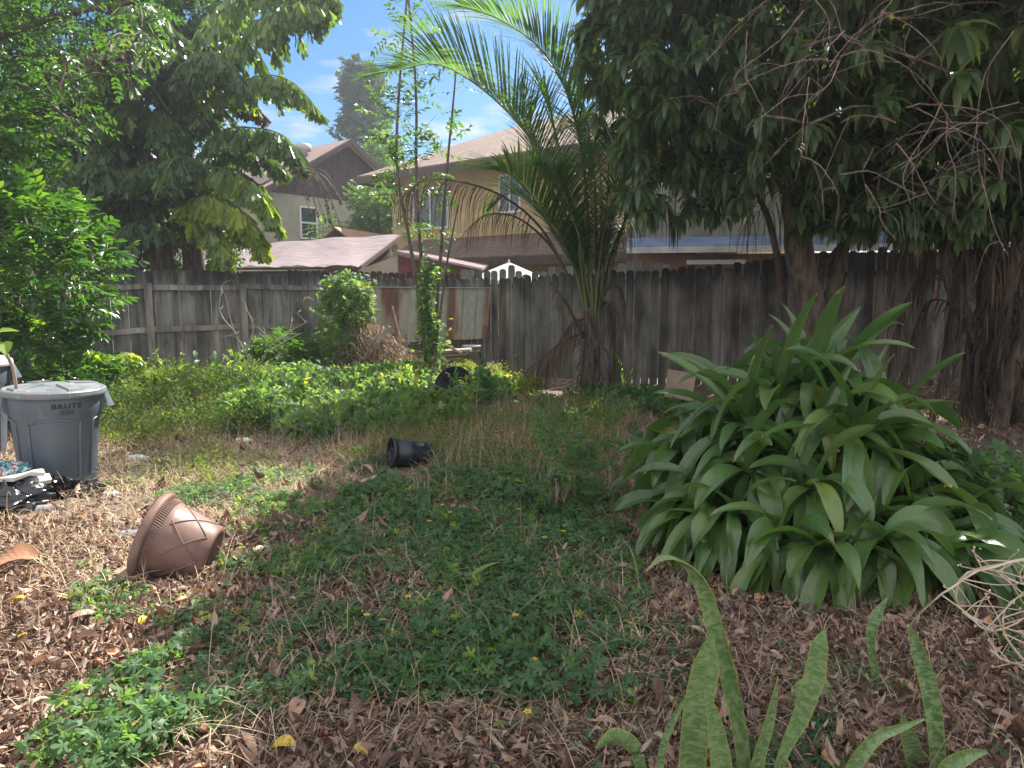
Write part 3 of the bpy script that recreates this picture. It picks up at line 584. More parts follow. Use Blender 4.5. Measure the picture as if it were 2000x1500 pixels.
# ------------------------------------------------------------------ trees and palms
T_DARK = [cluster(t_leaf(3, .42, .2, .3), 9, .28, .13, s) for s in (1, 2, 3)]
T_SHRUB = [compound(t_leaf(3, .46, .2, .2), 4, .26, .105, .75, .12, s) for s in (1, 2, 3, 4)]
T_LIGHT = [compound(t_leaf(2, .5, .2, .2), 5, .22, .06, .8, .15, s) for s in (1, 2, 3)]
T_SAP = [compound(t_leaf(2, .42, .2, .3), 5, .30, .085, .75, .15, s) for s in (1, 2)]
FISH = t_fish(); LOBED = t_lobed()
def sprigs(mb, tpls, P, D, S, up=.3, mat=0, vb=.45, vs=.2, jit=.5):
    n = len(P); k = rng.integers(0, len(tpls), n); d = nrm(D+rng.normal(size=(n, 3))*jit)
    M = frames(d, nrm(rng.normal(size=(n, 3))*.35+np.array([0, 0, 1.]))); v = np.clip(vb+rng.normal(size=n)*vs, 0, 1)
    for i, t in enumerate(tpls):
        q = k == i
        if q.any(): mb.inst(t, M[q], P[q], (S if np.ndim(S) == 0 else S[q])*(1+rng.normal(size=q.sum())*.12), v[q], mat)
def whorls(mb, P, D, n=12, L=.25, W=.064, mat=0, g=1.5):
    for k in range(n):
        m = len(P); D_ = nrm(D); fr = frames(D_, np.tile([[.1, .2, 1.]], (m, 1))+rng.normal(size=(m, 3))*.1)
        a = k*2.399+rng.random(m)*.5; e = .25+.75*(k/n)+rng.normal(size=m)*.12
        d = fr[:, :, 1]*np.cos(e*1.5)[:, None]+(fr[:, :, 0]*np.cos(a)[:, None]+fr[:, :, 2]*np.sin(a)[:, None])*np.sin(e*1.5)[:, None]
        ribbons(mb, P-fr[:, :, 1]*(.06*k/n), d, g+rng.random(m)*.9, L*(.7+.45*rng.random(m)), W*(.8+.4*rng.random(m)), 'lance', 4, 3, .22, np.clip(.4+rng.normal(size=m)*.2, 0, 1), mat)
def branchy(t, name, paths, mat=None):
    mb = MB()
    for pts, r0, r1 in paths:
        k = 12; P = catmull(pts, k); mb.tube(P, np.linspace(r0, r1, k)*(1+.06*np.sin(np.arange(k)*1.9)), 10, .5)
    return mb.build(name, mat or M_['bark'], t, smooth=True)

# --- mango tree
base = at(1592, 760, 9.0); base[2] = -.05
t = thing('mango_tree', 'large mango tree with drooping whorls of leaves, its trunk rising behind the strap leaved plant', 'tree', (base[0], base[1], 0))
c1 = at(1560, 430, 8.9); c2 = at(1560, 250, 8.8)
br = [([base, at(1590, 640, 9), at(1562, 500, 8.95), at(1552, 380, 8.9)], .20, .15),
      ([at(1552, 385, 8.9), at(1480, 250, 8.7), at(1380, 120, 8.2), at(1300, -60, 7.6)], .12, .05),
      ([at(1552, 385, 8.9), at(1600, 240, 8.6), at(1640, 60, 8.), at(1660, -200, 7.2)], .12, .05),
      ([at(1600, 660, 9.05), at(1640, 520, 9.2), at(1660, 430, 9.2), at(1740, 300, 9.0), at(1830, 150, 8.4), at(1950, -60, 7.6)], .10, .04),
      ([at(1575, 560, 9.1), at(1650, 470, 9.3), at(1700, 400, 9.2)], .05, .02), ([at(1530, 640, 9.3), at(1527, 560, 9.3), at(1505, 440, 9.2), at(1480, 380, 9.)], .06, .03),
      ([at(1540, 330, 8.8), at(1430, 330, 8.4), at(1300, 330, 8.0), at(1200, 280, 7.6)], .05, .02),
      ([at(1640, 60, 8), at(1700, -100, 6.4), at(1720, -300, 5.2), at(1500, -500, 4.6)], .06, .02)]
branchy(t, 'trunk', br)
BL = [(3.6, 8.4, 5.0, 2.2, 1.8, 1.8), (2.0, 7.6, 4.3, 1.5, 1.4, 1.5), (2.7, 7.8, 6.0, 1.3, 1.5, 1.2), (5.6, 8.0, 4.8, 1.8, 1.8, 1.9), (4.2, 6.2, 4.7, 2.0, 1.6, 1.4), (3.1, 5.6, 5.5, 1.5, 1.5, 1.0), (6.6, 6.6, 4.4, 1.6, 1.8, 1.7),
      (3.8, 4.0, 4.9, 1.8, 1.5, .9), (5.8, 4.6, 4.4, 1.4, 1.4, 1.2), (1.6, 9.0, 5.2, 1.0, 1.2, 1.6), (4.4, 9.8, 4.2, 2.2, 1.2, 1.2), (3.4, 4.6, 6.0, 1.2, 1.5, .8)]
BL += [(3.2, 7.9, 3.6, 1.5, 1.2, .8), (5.4, 7.4, 3.6, 1.8, 1.3, .9), (2.0, 8.3, 3.4, .9, .8, .7), (6.8, 7.0, 3.2, 1.2, 1.2, .9), (1.7, 7.2, 4.6, .9, .9, 1.6), (5.2, 8.4, 2.9, 1.5, .9, .6), (6.5, 7.9, 2.8, 1.2, .9, .7), (4.2, 8.9, 3.0, .9, .7, .5), (5.0, 8.1, 2.5, 1.3, .7, .45), (6.2, 7.6, 2.5, 1.2, .7, .5), (3.9, 8.7, 2.7, .6, .5, .4), (5.0, 8.1, 2.5, 1.3, .7, .45)]
P, D = blobs(5000, BL, .5)
P2 = np.array([at(x, y, Y) for x, y, Y in [(1250, 330, 7.6), (1290, 390, 7.6), (1330, 355, 7.7), (1380, 330, 7.5), (1210, 300, 7.6), (1160, 230, 7.7), (1130, 130, 7.7), (1490, 230, 6.6), (1590, 250, 6.2), (1730, 200, 6.0), (1700, 90, 5.2), (1880, 60, 4.6), (1880, 150, 5.),
      (1860, 340, 6.4), (1940, 360, 6.), (1480, 300, 7), (1640, 330, 7), (1760, 310, 7), (1420, 400, 8), (1130, 60, 7.6), (1240, 240, 7.5), (1500, 350, 7.6), (1600, 400, 8), (1710, 380, 7.4), (1650, 440, 8.4), (1790, 420, 7.6), (1350, 400, 8), (1980, 250, 5.5), (1900, 420, 7), (1560, 100, 6), (1450, 160, 6.6)]]+[at(rng.uniform(1215, 1480), 300+rng.random()**1.4*125, rng.uniform(7.4, 8.6)) for _ in range(75)]+[at(rng.uniform(1560, 1900), 330+rng.random()**1.3*130, rng.uniform(7.6, 9.4)) for _ in range(90)])
keep = (P[:, 2] > 2.05+.9*vnoise(P[:, 0], P[:, 1], 1.2, 3)-.75*(P[:, 0] > 3.7)) & ~((P[:, 0]/P[:, 1] < .075+.03*vnoise(P[:, 2], P[:, 1], 2, 4)+.045*(P[:, 2] > 4.7)))
P, D = P[keep], D[keep]; P = np.vstack([P, P2]); D = np.vstack([D, np.tile([[0, -.3, -.2]], (len(P2), 1))])
D = nrm(D*np.array([1, 1, .5])+np.array([0, 0, -.15])+rng.normal(size=D.shape)*.25)
mb = MB(); whorls(mb, P, D, 13); nodes = np.vstack([catmull(b[0], 14)[5:] for b in br[1:]]); twigs(mb, list(nodes), P[::1]-nrm(D)*.05, .016, .005, mat=1); mb.build('crown', [M_['mango'], M_['bark']], t, smooth=True)

# --- background trees behind the fence at right and far
def leafy_tree(name, label, base, trunk, bl, n, tpls, size, mat, shell=.5, group=None, vb=.45, twn=5, jit=.6, zmin=None, cut=None):
    t = thing(name, label, 'tree', base, group); branchy(t, 'trunk', trunk)
    P, D = blobs(n, bl, shell)
    if zmin is not None: P, D = P[P[:, 2] > zmin], D[P[:, 2] > zmin]
    if cut is not None: k = cut(P); P, D = P[k], D[k]
    mb = MB(); sprigs(mb, tpls, P, D*np.array([1, 1, .6])+np.array([0, 0, -.1]), size, mat=0, vb=vb, jit=jit)
    nodes = np.vstack([catmull(b[0], 12)[4:] for b in trunk]); twigs(mb, list(nodes), P[::twn], .014, .004, mat=1); mb.build('crown', [mat, M_['bark']], t, smooth=True)
    return t
leafy_tree('broadleaf_tree', 'dense dark broadleaf tree filling the gap behind the mango tree', (7.5, 13.5, .1), [([(7.5, 13.5, 0), (7.4, 13.3, 2), (6.8, 13, 4.2)], .2, .1), ([(6.9, 13, 4), (5.2, 13, 5.2), (3.6, 12.8, 6.2)], .08, .03), ([(7.2, 13.2, 3.6), (9.5, 13, 5)], .08, .03)],
           [(3.4, 12.8, 6.3, 1.9, 1.2, 2.1), (5.4, 13., 5.6, 2.0, 1.2, 1.9), (7.6, 13, 5.4, 2, 1.4, 2.), (9.6, 12.8, 4.8, 1.9, 1.5, 2.3), (2.2, 12.5, 7.2, 1.2, 1., 1.4)], 3500, T_DARK, 1.0, M_['dark'], zmin=3.5)
# --- left side
leafy_tree('broadleaf_tree', 'tall dark tree mass behind the fishtail palms at the left', (-9.8, 15.5, 0), [([(-9.8, 15.5, 0), (-9.6, 15.4, 3), (-8.6, 15.2, 6)], .22, .1), ([(-9.4, 15.4, 3), (-11.5, 15, 6)], .12, .05), ([(-9.2, 15.3, 4), (-7.2, 15, 6)], .08, .04)],
           [(-9.2, 15.2, 3.8, 2.2, 1.2, 2.4), (-7.3, 15.3, 4.8, 1.5, 1., 2.2), (-8.2, 15.0, 7.2, 2.3, 1.2, 2.0), (-11.4, 15, 5.5, 2.2, 1.2, 3.4), (-6.6, 15.2, 7.0, 1.2, 1., 1.4), (-6.9, 15.3, 2.7, 1.1, .8, 1.)], 5600, T_DARK, 1.05, M_['dark'])
leafy_tree('small_leaved_tree', 'small leaved tree with light green sprigs overhanging the upper left corner', (-7.6, 8.9, 0), [([(-7.6, 8.9, 0), (-7.3, 8.9, 2.2), (-6.6, 8.8, 4.4)], .16, .08), ([(-6.7, 8.8, 4.2), (-5.3, 8.6, 4.6), (-4.2, 8.4, 4.7)], .05, .02), ([(-6.9, 8.8, 3.6), (-5.8, 8.6, 3.9), (-5.0, 8.5, 3.4)], .04, .015), ([(-6.7, 8.8, 4.2), (-5.6, 8.4, 5.4), (-4.8, 8.2, 6)], .05, .02)],
           [(-5.5, 8.6, 4.3, 1.1, .9, .45), (-4.7, 8.6, 4.75, .95, .8, .35), (-6.2, 8.7, 4.0, 1.2, .9, .8), (-5.5, 8.5, 3.55, .8, .7, .35), (-6.6, 8.5, 5.2, 1.6, 1.2, .9), (-5.0, 8.3, 5.5, 1.5, 1, .5), (-7.2, 8.4, 3.6, .9, 1.2, 1.4)], 1150, T_LIGHT, 1.15, M_['light'], shell=.4, jit=.5, vb=.30)

# fishtail palms
def fish_frond(mb, pts, r=.022, plen=.55, npin=15, start=.18, lf=.19, vb=.5, dry=False, hang=1.0):
    K = 40; P = catmull(pts, K); T = nrm(np.gradient(P, axis=0)); mb.tube(P[::2], np.linspace(r, r*.25, K//2), 6, .3, 1, cap=False)
    B, Dd, Sz, Vv = [], [], [], []
    for i in range(npin):
        u = start+(1-start)*(i+.5)/npin; k = min(int(u*(K-1)), K-1); env = math.sin(math.pi*min(1, .12+.9*((u-start)/(1-start))**.8))**.6
        side = nrm(np.cross(T[k], [0, 0, 1.])+1e-6)
        for s in (-1, 1):
            d = nrm(side*s*1.0+T[k]*.75+np.array([0, 0, .15*(1-u)])+rng.normal(size=3)*.12); p = P[k].copy(); ln = plen*env*(.7+.5*rng.random()); m = 7; q = [p]
            for j in range(m):
                p = p+d*ln/m; d = nrm(d+np.array([0, 0, -1.])*hang*.22); q.append(p)
                for e in (-1, 1):
                    ls = nrm(np.cross(d, [0, 0, 1.])+1e-6)*e
                    B.append(p); Dd.append(nrm(d*.7+ls*.55+np.array([0, 0, -.75*hang])+rng.normal(size=3)*.22)); Sz.append(lf*(1.15-.4*j/m)*(.6+.7*rng.random())*(.6+.4*env)); Vv.append(vb+rng.normal()*.14)
            mb.tube(q[::3], [.006, .004, .003, .002][:len(q[::3])], 3, .3, 1, cap=False)
    B, Dd = np.array(B), np.array(Dd); up = rng.normal(size=B.shape)+np.array([.3, -.6, .4])
    mb.inst(FISH, frames(Dd, up), B, np.array(Sz), np.clip(Vv, 0, 1), 0)
def fishtail_palm(label, base, stems, fronds, name='fishtail_palm'):
    t = thing(name, label, 'palm', base); mb = MB()
    for s, r0, r1 in stems: mb.tube(catmull(s, 10), np.linspace(r0, r1, 10), 10, .5)
    mb.build('stem', M_['fibre'], t, smooth=True)
    for f in fronds:
        kw = f[1] if len(f) > 1 else {}; dry = kw.get('dry', False); mb = MB(); fish_frond(mb, f[0], **kw); mb.build('frond', [M_['drydark'] if dry else M_['fish'], M_['palmstem']], t, smooth=False)
    return t
def ppts(*a): return [at(x, y, Y) for x, y, Y in a]
fr = [  # drawn from the photograph: the arching fronds on the right of the clump
    (ppts((330, 300, 13.6), (400, 150, 13.4), (490, 60, 13.2), (570, 10, 13.), (650, 20, 12.8)), dict(plen=.75, lf=.32, npin=20, vb=.6, hang=1.9)),
    (ppts((330, 260, 13.9), (400, 60, 13.9), (500, -30, 13.7), (600, -40, 13.4), (665, 0, 13.2)), dict(plen=.8, lf=.33, npin=20, vb=.6, hang=2.0)),
    (ppts((350, 330, 13.6), (420, 200, 13.3), (500, 150, 13.), (570, 160, 12.8), (635, 230, 12.7)), dict(plen=.55, lf=.27, npin=20, vb=.65, hang=1.6)),
    (ppts((350, 350, 13.5), (430, 260, 13.3), (500, 250, 13.), (560, 270, 12.8), (600, 330, 12.6)), dict(plen=.5, lf=.3, npin=18, vb=.55, hang=1.5)),
    (ppts((345, 380, 13.4), (400, 330, 13.2), (460, 340, 12.9), (515, 380, 12.7), (550, 450, 12.6)), dict(plen=.5, lf=.3, npin=18, vb=.75, hang=1.5)),
    (ppts((340, 420, 13.3), (390, 380, 13.0), (440, 390, 12.8), (490, 430, 12.6), (520, 500, 12.5)), dict(plen=.5, lf=.3, npin=16, vb=.88, hang=1.5)),
    (ppts((330, 430, 13.3), (360, 400, 13.0), (400, 420, 12.8), (430, 470, 12.6), (445, 500, 12.5)), dict(plen=.45, lf=.3, npin=14, vb=.8, hang=1.4)),
    (ppts((350, 330, 13.8), (430, 180, 13.8), (480, 190, 13.7), (520, 230, 13.6)), dict(plen=.5, lf=.2, npin=16, vb=.5, dry=True, hang=1.6)),
    (ppts((350, 300, 13.4), (380, 130, 13.0), (430, 110, 12.5), (500, 200, 12.2)), dict(plen=.55, lf=.22, npin=18, vb=.35, hang=1.4)),
    (ppts((350, 340, 13.6), (450, 290, 13.7), (520, 300, 13.6), (560, 340, 13.5)), dict(plen=.55, lf=.22, npin=18, vb=.45, hang=1.4)),
    (ppts((345, 380, 13.7), (430, 330, 13.7), (490, 350, 13.6), (530, 420, 13.5)), dict(plen=.6, lf=.23, npin=18, vb=.5, hang=1.4)),
    (ppts((340, 400, 13.4), (420, 380, 13.3), (460, 410, 13.2), (490, 470, 13.1)), dict(plen=.5, lf=.3, npin=14, vb=.9, hang=1.4))]
c0 = at(330, 560, 13.6); c0[2] = 0
for i in range(26):
    a = rng.uniform(0, 6.28); z0 = rng.uniform(2.0, 5.2); ln = rng.uniform(1.3, 2.2); b = c0+np.array([rng.normal()*.4, rng.normal()*.2, z0])
    dx_, dy_ = math.cos(a)*ln*(.9 if math.cos(a) < 0 else .45), -abs(math.sin(a))*ln*.7; rise = rng.uniform(.4, 1.3)
    fr.append(([b, b+np.array([dx_*.35, dy_*.35, rise]), b+np.array([dx_*.75, dy_*.75, rise*.9]), b+np.array([dx_*1.1, dy_*1.1, rise*.2])], dict(plen=.55, lf=.30, npin=13, vb=rng.uniform(.25, .55), hang=1.3, dry=(i % 9 == 4))))
stems = [([c0, at(320, 380, 13.6), at(330, 250, 13.6)], .13, .08), ([c0+np.array([.7, .1, 0]), at(375, 400, 13.7), at(370, 230, 13.8)], .12, .07), ([c0+np.array([-.6, 0, 0]), at(260, 380, 13.6), at(250, 200, 13.6)], .12, .07),
         ([c0+np.array([.3, .3, 0]), at(360, 350, 13.9), at(350, 150, 13.9)], .14, .08), ([c0+np.array([-.2, -.3, 0]), at(300, 430, 13.3), at(285, 300, 13.3)], .10, .07)]
fishtail_palm('clump of fishtail palms behind the left fence with arching fronds of hanging ragged leaflets', c0, stems, fr)
# hanging flower strings
t = thing('palm_flower_strings', 'bare hanging palm flower strings in front of the brown gable', 'flower stalk', at(575, 335, 12.6)); mb = MB()
for i in range(14):
    a = at(560+rng.uniform(-12, 40), 330+rng.uniform(-8, 10), 12.6+rng.normal()*.1); b = a+np.array([rng.uniform(.15, .75), rng.normal()*.15, -rng.uniform(.35, .8)])
    P = catmull([a, a+(b-a)*[.6, .5, .25]+np.array([0, 0, .05]), b, b+np.array([.04, 0, -.12])], 10); mb.tube(P, np.linspace(.007, .0045, 10), 4, .4)
    for p in P[5:]:
        for k in range(2): q = p+rng.normal(size=3)*.02; mb.tube([p, q+np.array([0, 0, -.03])], [.006, .009], 4, .4)
mb.build('stalks', M_['drydark'], t)

# --- left glossy shrub
def shrub(name, label, base, trunk, bl, n, tpls, size, mat, vb=.5, shell=.45, cat='shrub'):
    t = thing(name, label, cat, base); branchy(t, 'stem', trunk); P, D = blobs(n, bl, shell); k = P[:, 2] > gh(P[:, 0], P[:, 1])+.03; P, D = P[k], D[k]
    mb = MB(); sprigs(mb, tpls, P, D*np.array([1, 1, .5])+np.array([0, 0, .15]), size, vb=vb, jit=.45); nodes = np.vstack([catmull(b[0], 12)[2:] for b in trunk]); twigs(mb, list(nodes), P[::3], .012, .004, mat=1); mb.build('foliage', [mat, M_['twig']], t, smooth=True); return t
shrub('glossy_shrub', 'tall glossy green shrub behind the grey trash can at the left edge', (-5.6, 8.1, 0),
      [([(-5.6, 8.1, 0), (-5.6, 8.1, 1.2), (-5.5, 8, 2.6)], .05, .02), ([(-5.7, 8.1, 0), (-6.1, 8.0, 1.4), (-6.2, 7.9, 2.8)], .04, .02), ([(-5.5, 8.1, 0), (-5.0, 7.9, 1.2), (-4.9, 7.9, 2.0)], .03, .015)],
      [(-5.9, 8.0, 2.7, .75, .7, .95), (-5.35, 7.9, 1.75, .95, .8, .85), (-5.15, 7.8, 2.25, .45, .5, .35), (-6.3, 7.9, 1.6, .9, .9, 1.3), (-5.5, 7.9, .75, .8, .7, .55), (-5.5, 7.9, 3.2, .35, .4, .45), (-4.85, 7.8, 1.65, .38, .4, .3), (-6.5, 7.9, 3.3, .8, .8, .6), (-4.9, 7.8, .55, .35, .4, .2)], 1700, T_SHRUB, .95, M_['shrub'])
t = thing('young_shoot', 'young bare stem with one bright leaf leaning over the trash can at the left edge', 'plant', at(18, 745, 5.0))
mb = MB(); mb.tube(catmull(ppts((32, 760, 5.0), (24, 715, 5.), (2, 675, 5.), (-30, 620, 5)), 10), .012, 8, .5); mb.build('stem', M_['twig'], t, smooth=True)
mb = MB(); P = np.array(ppts((8, 668, 5.), (-6, 650, 5.), (2, 662, 5.), (-20, 640, 5))); sprigs(mb, [t_leaf(3, .7, .2, .2)], P, np.array([[.3, -.2, .2]]*4), .13, vb=.85, jit=.4); mb.build('leaf', M_['light'], t)

# --- far conifer and far shrub
cb = at(712, 330, 45); cb[2] = 0; t = thing('conifer', 'tall dark conifer standing alone against the blue sky between the houses', 'tree', cb)
top = at(706, 140, 45)[2]; branchy(t, 'trunk', [([cb, cb+np.array([0, 0, top*.5]), cb+np.array([0, 0, top])], .28, .05)])
mb = MB(); tw = MB(); CT = [cluster(t_leaf(2, .5, .1, .2), 10, .5, .42, s) for s in (8, 9)]; PP, DD = [], []
for i in range(105):
    z = (.33+.67*((i+rng.random())/105))*top; a = rng.uniform(0, 6.28); u = 1-(z/top-.33)/.67; ln = (.5+2.0*u**.55)*rng.uniform(.55, 1); p0 = cb+np.array([0, 0, z]); d = np.array([math.cos(a), math.sin(a), .25])
    tw.tube([p0, p0+d*ln*.6, p0+d*ln], [.05, .03, .015], 3, .3, cap=False)
    for k in range(9): PP.append(p0+d*ln*(.25+.75*k/8)+rng.normal(size=3)*.14); DD.append(d)
sprigs(mb, CT, np.array(PP), np.array(DD), 1., jit=.5); mb.build('crown', M_['conifer'], t); tw.build('branches', M_['bark'], t)
leafy_tree('bushy_tree', 'pale green bushy tree between the two houses', at(735, 480, 25.5), [([at(735, 520, 25.5), at(738, 440, 25.5), at(740, 380, 25.5)], .1, .04)],
           [tuple(at(735, 400, 25.5))+(.75, .7, .75), tuple(at(742, 430, 25.4))+(.7, .7, .7), tuple(at(712, 385, 25.6))+(.45, .5, .3), tuple(at(735, 455, 25.3))+(.9, .7, .35), tuple(at(640, 445, 24.8))+(.5, .4, .25), tuple(at(690, 448, 25))+(.6, .4, .2)], 900, T_LIGHT, 1.6, M_['light'], vb=.6)
leafy_tree('bushy_tree', 'light green tree rising beside the conifer over the yellow house', at(745, 340, 38), [([at(745, 420, 38), at(745, 300, 38)], .2, .06)], [tuple(at(738, 315, 38))+(1., 1., .5), tuple(at(750, 285, 38))+(.5, .6, .5)], 260, T_LIGHT, 2.6, M_['light'], vb=.6)

# --- multi-stemmed sapling with climbing vine
sb = gp(838, 757); sb[2] = 0
t = thing('sapling', 'slender sapling with four thin bare stems in front of the rusty metal sheet', 'tree', sb); Y = sb[1]
st = [ppts((838, 762, Y), (826, 640, Y), (800, 470, Y), (775, 330, Y+.1), (780, 170, Y+.1), (800, -60, Y+.2)), ppts((840, 762, Y), (838, 650, Y), (822, 500, Y+.2), (813, 330, Y+.2), (812, 160, Y+.2), (790, -80, Y+.1)),
      ppts((842, 762, Y), (848, 680, Y), (862, 480, Y+.1), (873, 330, Y+.1), (888, 170, Y+.1), (890, 120, Y+.1)), ppts((843, 762, Y-.1), (850, 690, Y-.1), (872, 520, Y-.1), (895, 400, Y-.1))]
branchy(t, 'stem', [([sb, at(838, 720, Y), at(832, 680, Y)], .085, .06)]+[(s, .036, .016 if i < 2 else .009) for i, s in enumerate(st)], M_['bark'])
mb = MB(); PP, DD = [], []
for i, (s, a, b_, n) in enumerate([(st[0], .55, 1, 60), (st[1], .45, 1, 75), (st[2], .62, 1, 14), (st[2], .35, .6, 3), (st[1], .35, .55, 8)]):
    P = catmull(s, 60)
    for k in range(n): q = P[int(rng.uniform(a, b_)*59)]; d = nrm(np.array([rng.normal(), rng.normal()*.7, .2])); PP.append(q+d*rng.uniform(.02, .35)*(1 if i < 2 else .5)); DD.append(d)
sprigs(mb, T_SAP, np.array(PP), np.array(DD), 1.15, vb=.5); tw = mb; nodes = np.vstack([catmull(s, 30)[8:] for s in st[:3]]); twigs(tw, list(nodes), np.array(PP), .006, .003, sag=0, mat=1); tw.build('foliage', [M_['light'], M_['twig']], t)
t = thing('climbing_vine', 'bright green vine climbing the stems of the sapling', 'vine', sb+np.array([.05, -.1, 0])); mb = MB()
P = catmull(ppts((850, 700, Y-.1), (840, 640, Y-.1), (832, 590, Y-.1), (834, 520, Y-.1)), 40); k = rng.integers(0, 40, 700); rad = np.where(k < 12, .16, .09)
PP = P[k]+rng.normal(size=(700, 3))*rad[:, None]*np.array([.8, .6, .9]); sprigs(mb, [LOBED], PP, rdir(700, -.3)+np.array([0, -.5, 0]), .06+.02*rng.random(700), vb=.55); mb.build('foliage', M_['vine'], t)
mb = MB(); mb.tube(P, .008, 5, .4); mb.tube(P[::3]+rng.normal(size=(14, 3))*.04, .006, 5, .4); mb.build('stem', M_['twig'], t)
t = thing('yellow_leaf', 'single bright yellow leaf caught in the dead frond in front of the yellow house', 'leaf', at(850, 450, 9.8))
mb = MB(); sprigs(mb, [t_leaf(3, .8, .2, .2)], np.array([at(850, 450, 9.8), at(848, 443, 9.8)]), np.array([[.3, -.1, -1], [-.2, 0, -1.]]), .11, vb=.5, jit=.1); mb.build('blade', M_['yellow'], t)

# --- central feather palm
pb = gp(1150, 780); pb[2] = 0; Y = pb[1]
def frond(mb, pts, n=55, L=.75, W=.03, r=.022, start=.2, ang=1.0, droop=.9, vup=.35, val=.45, vs=.15, sides=(-1, 1), ends=.35, jit=.05, K=60, fold=.25, tipk=1.0):
    P = catmull(pts, K); T = nrm(np.gradient(P, axis=0)); mb.tube(P[::3], np.linspace(r, r*.2, len(P[::3])), 6, .4, 1, cap=False)
    u = np.repeat(start+(1-start)*np.linspace(0, .995, n)**.92, len(sides)); s = np.tile(sides, n).astype(float); k = np.clip((u*(K-1)).astype(int), 0, K-2); fr_ = (u*(K-1)-k)[:, None]
    B = P[k]*(1-fr_)+P[k+1]*fr_; t_ = T[k]; side = nrm(np.cross(t_, [0, 0, 1.])+1e-5); upn = np.cross(side, t_)
    w_ = (u-start)/(1-start); a = ang*(1-.55*w_*tipk); d = side*(s*np.sin(a))[:, None]+t_*np.cos(a)[:, None]+upn*vup*(1-.5*w_)[:, None]+rng.normal(size=B.shape)*jit
    ln = L*(ends+(1-ends)*np.sin(math.pi*np.clip(.15+.8*w_, 0, 1))**.7)*(1+rng.normal(size=len(B))*.06)
    ribbons(mb, B, nrm(d), droop*(.7+.6*rng.random(len(B))), ln, W*(.8+.4*rng.random(len(B))), 'leaflet', 5, 3, fold, np.clip(val+rng.normal(size=len(B))*vs, 0, 1), 0)
t = thing('feather_palm', 'young feather palm with long arching fronds at the centre of the yard', 'palm', pb)
mb = MB(); mb.tube(catmull([pb+np.array([0, 0, -.05]), pb+np.array([.02, 0, .3]), at(1155, 660, Y), at(1150, 600, Y)], 10), np.linspace(.17, .08, 10), 12, .5)
ribbons(mb, pb+np.stack([rng.normal(size=160)*.08, rng.normal(size=160)*.08, rng.uniform(.1, 1.1, 160)], -1), rdir(160, .8), 3., rng.uniform(.2, .6, 160), .02, 'grass', 5, 2, 0, .4)
mb.build('trunk', M_['fibre'], t, smooth=True)
def pal(dry, pts, **k): mb = MB(); frond(mb, pts, **k); return mb.build('frond', [M_['drydark' if dry else 'palm'], M_['drydark' if dry else 'palmstem']], t, smooth=True)
# hero fronds
pal(0, ppts((1150, 650, Y), (1125, 500, Y), (1085, 360, Y), (1020, 250, Y-.1), (930, 165, Y-.2), (850, 125, Y-.3), (770, 140, Y-.5)), n=125, L=1.15, W=.026, start=.30, ang=1.2, droop=.22, vup=.45, val=.42, jit=.03)
pal(0, ppts((1155, 640, Y), (1150, 480, Y), (1140, 330, Y), (1110, 190, Y), (1060, 100, Y-.1), (980, 40, Y-.3), (900, 10, Y-.4)), n=110, L=1.0, W=.026, start=.33, ang=1.1, droop=.4, vup=.3, val=.4)
pal(0, ppts((1150, 640, Y), (1120, 520, Y-.1), (1070, 430, Y-.3), (1010, 350, Y-.6), (960, 330, Y-.9)), n=70, L=.9, W=.034, start=.25, ang=1.0, droop=.6, val=.65)
pal(0, ppts((1160, 640, Y), (1165, 500, Y), (1160, 330, Y+.1), (1140, 200, Y+.3), (1120, 100, Y+.6)), n=60, L=.85, start=.25, droop=1.2, val=.35)
pal(0, ppts((1165, 640, Y), (1180, 520, Y), (1200, 400, Y-.1), (1240, 290, Y-.3), (1265, 240, Y-.5)), n=60, L=.7, start=.25, droop=1.1, val=.35)
pal(0, ppts((1150, 640, Y), (1135, 520, Y-.2), (1125, 430, Y-.5), (1100, 350, Y-.9), (1060, 320, Y-1.3)), n=55, L=.7, start=.25, droop=1.2, val=.35)
pal(0, ppts((1160, 640, Y), (1170, 520, Y-.2), (1185, 400, Y-.5), (1190, 300, Y-.9), (1190, 250, Y-1.3)), n=55, L=.7, start=.25, droop=1.2, val=.3)
pal(0, ppts((1165, 640, Y), (1200, 500, Y+.1), (1235, 380, Y+.2), (1260, 290, Y+.4), (1275, 230, Y+.6)), n=60, L=.6, W=.024, start=.25, droop=1.0, val=.35)
pal(0, ppts((1145, 640, Y), (1120, 500, Y+.1), (1075, 360, Y+.3), (1040, 250, Y+.6), (1010, 170, Y+.9)), n=80, L=.85, W=.024, start=.25, droop=.6, val=.5)
pal(0, ppts((1160, 640, Y), (1168, 540, Y+.2), (1175, 400, Y+.7), (1170, 280, Y+1.2), (1180, 200, Y+1.8)), n=50, L=.8, start=.25, droop=1., val=.3)
for i, (x1, y1, x2, y2, dd, L_) in enumerate([(1120, 420, 1070, 200, .4, .8), (1140, 400, 1180, 190, .3, .75), (1180, 430, 1240, 330, -.6, .6), (1100, 460, 1010, 380, .5, .7), (1150, 420, 1130, 260, -1.2, .6), (1195, 400, 1230, 240, .8, .6), (1130, 460, 1090, 350, -1.0, .6)]):
    xe, ye = x2+(x2-x1)*.5, y2+abs(x2-x1)*.4-20
    pal(0, ppts((1152+i*2, 640, Y), (.5*(1155+x1), .5*(640+y1)-15, Y+dd*.15), (x1, y1, Y+dd*.45), (x2, y2, Y+dd), (xe, ye, Y+dd*1.25)), n=80, L=L_, W=.024, start=.22, droop=.6, val=.35+.05*(i % 4), vs=.2)
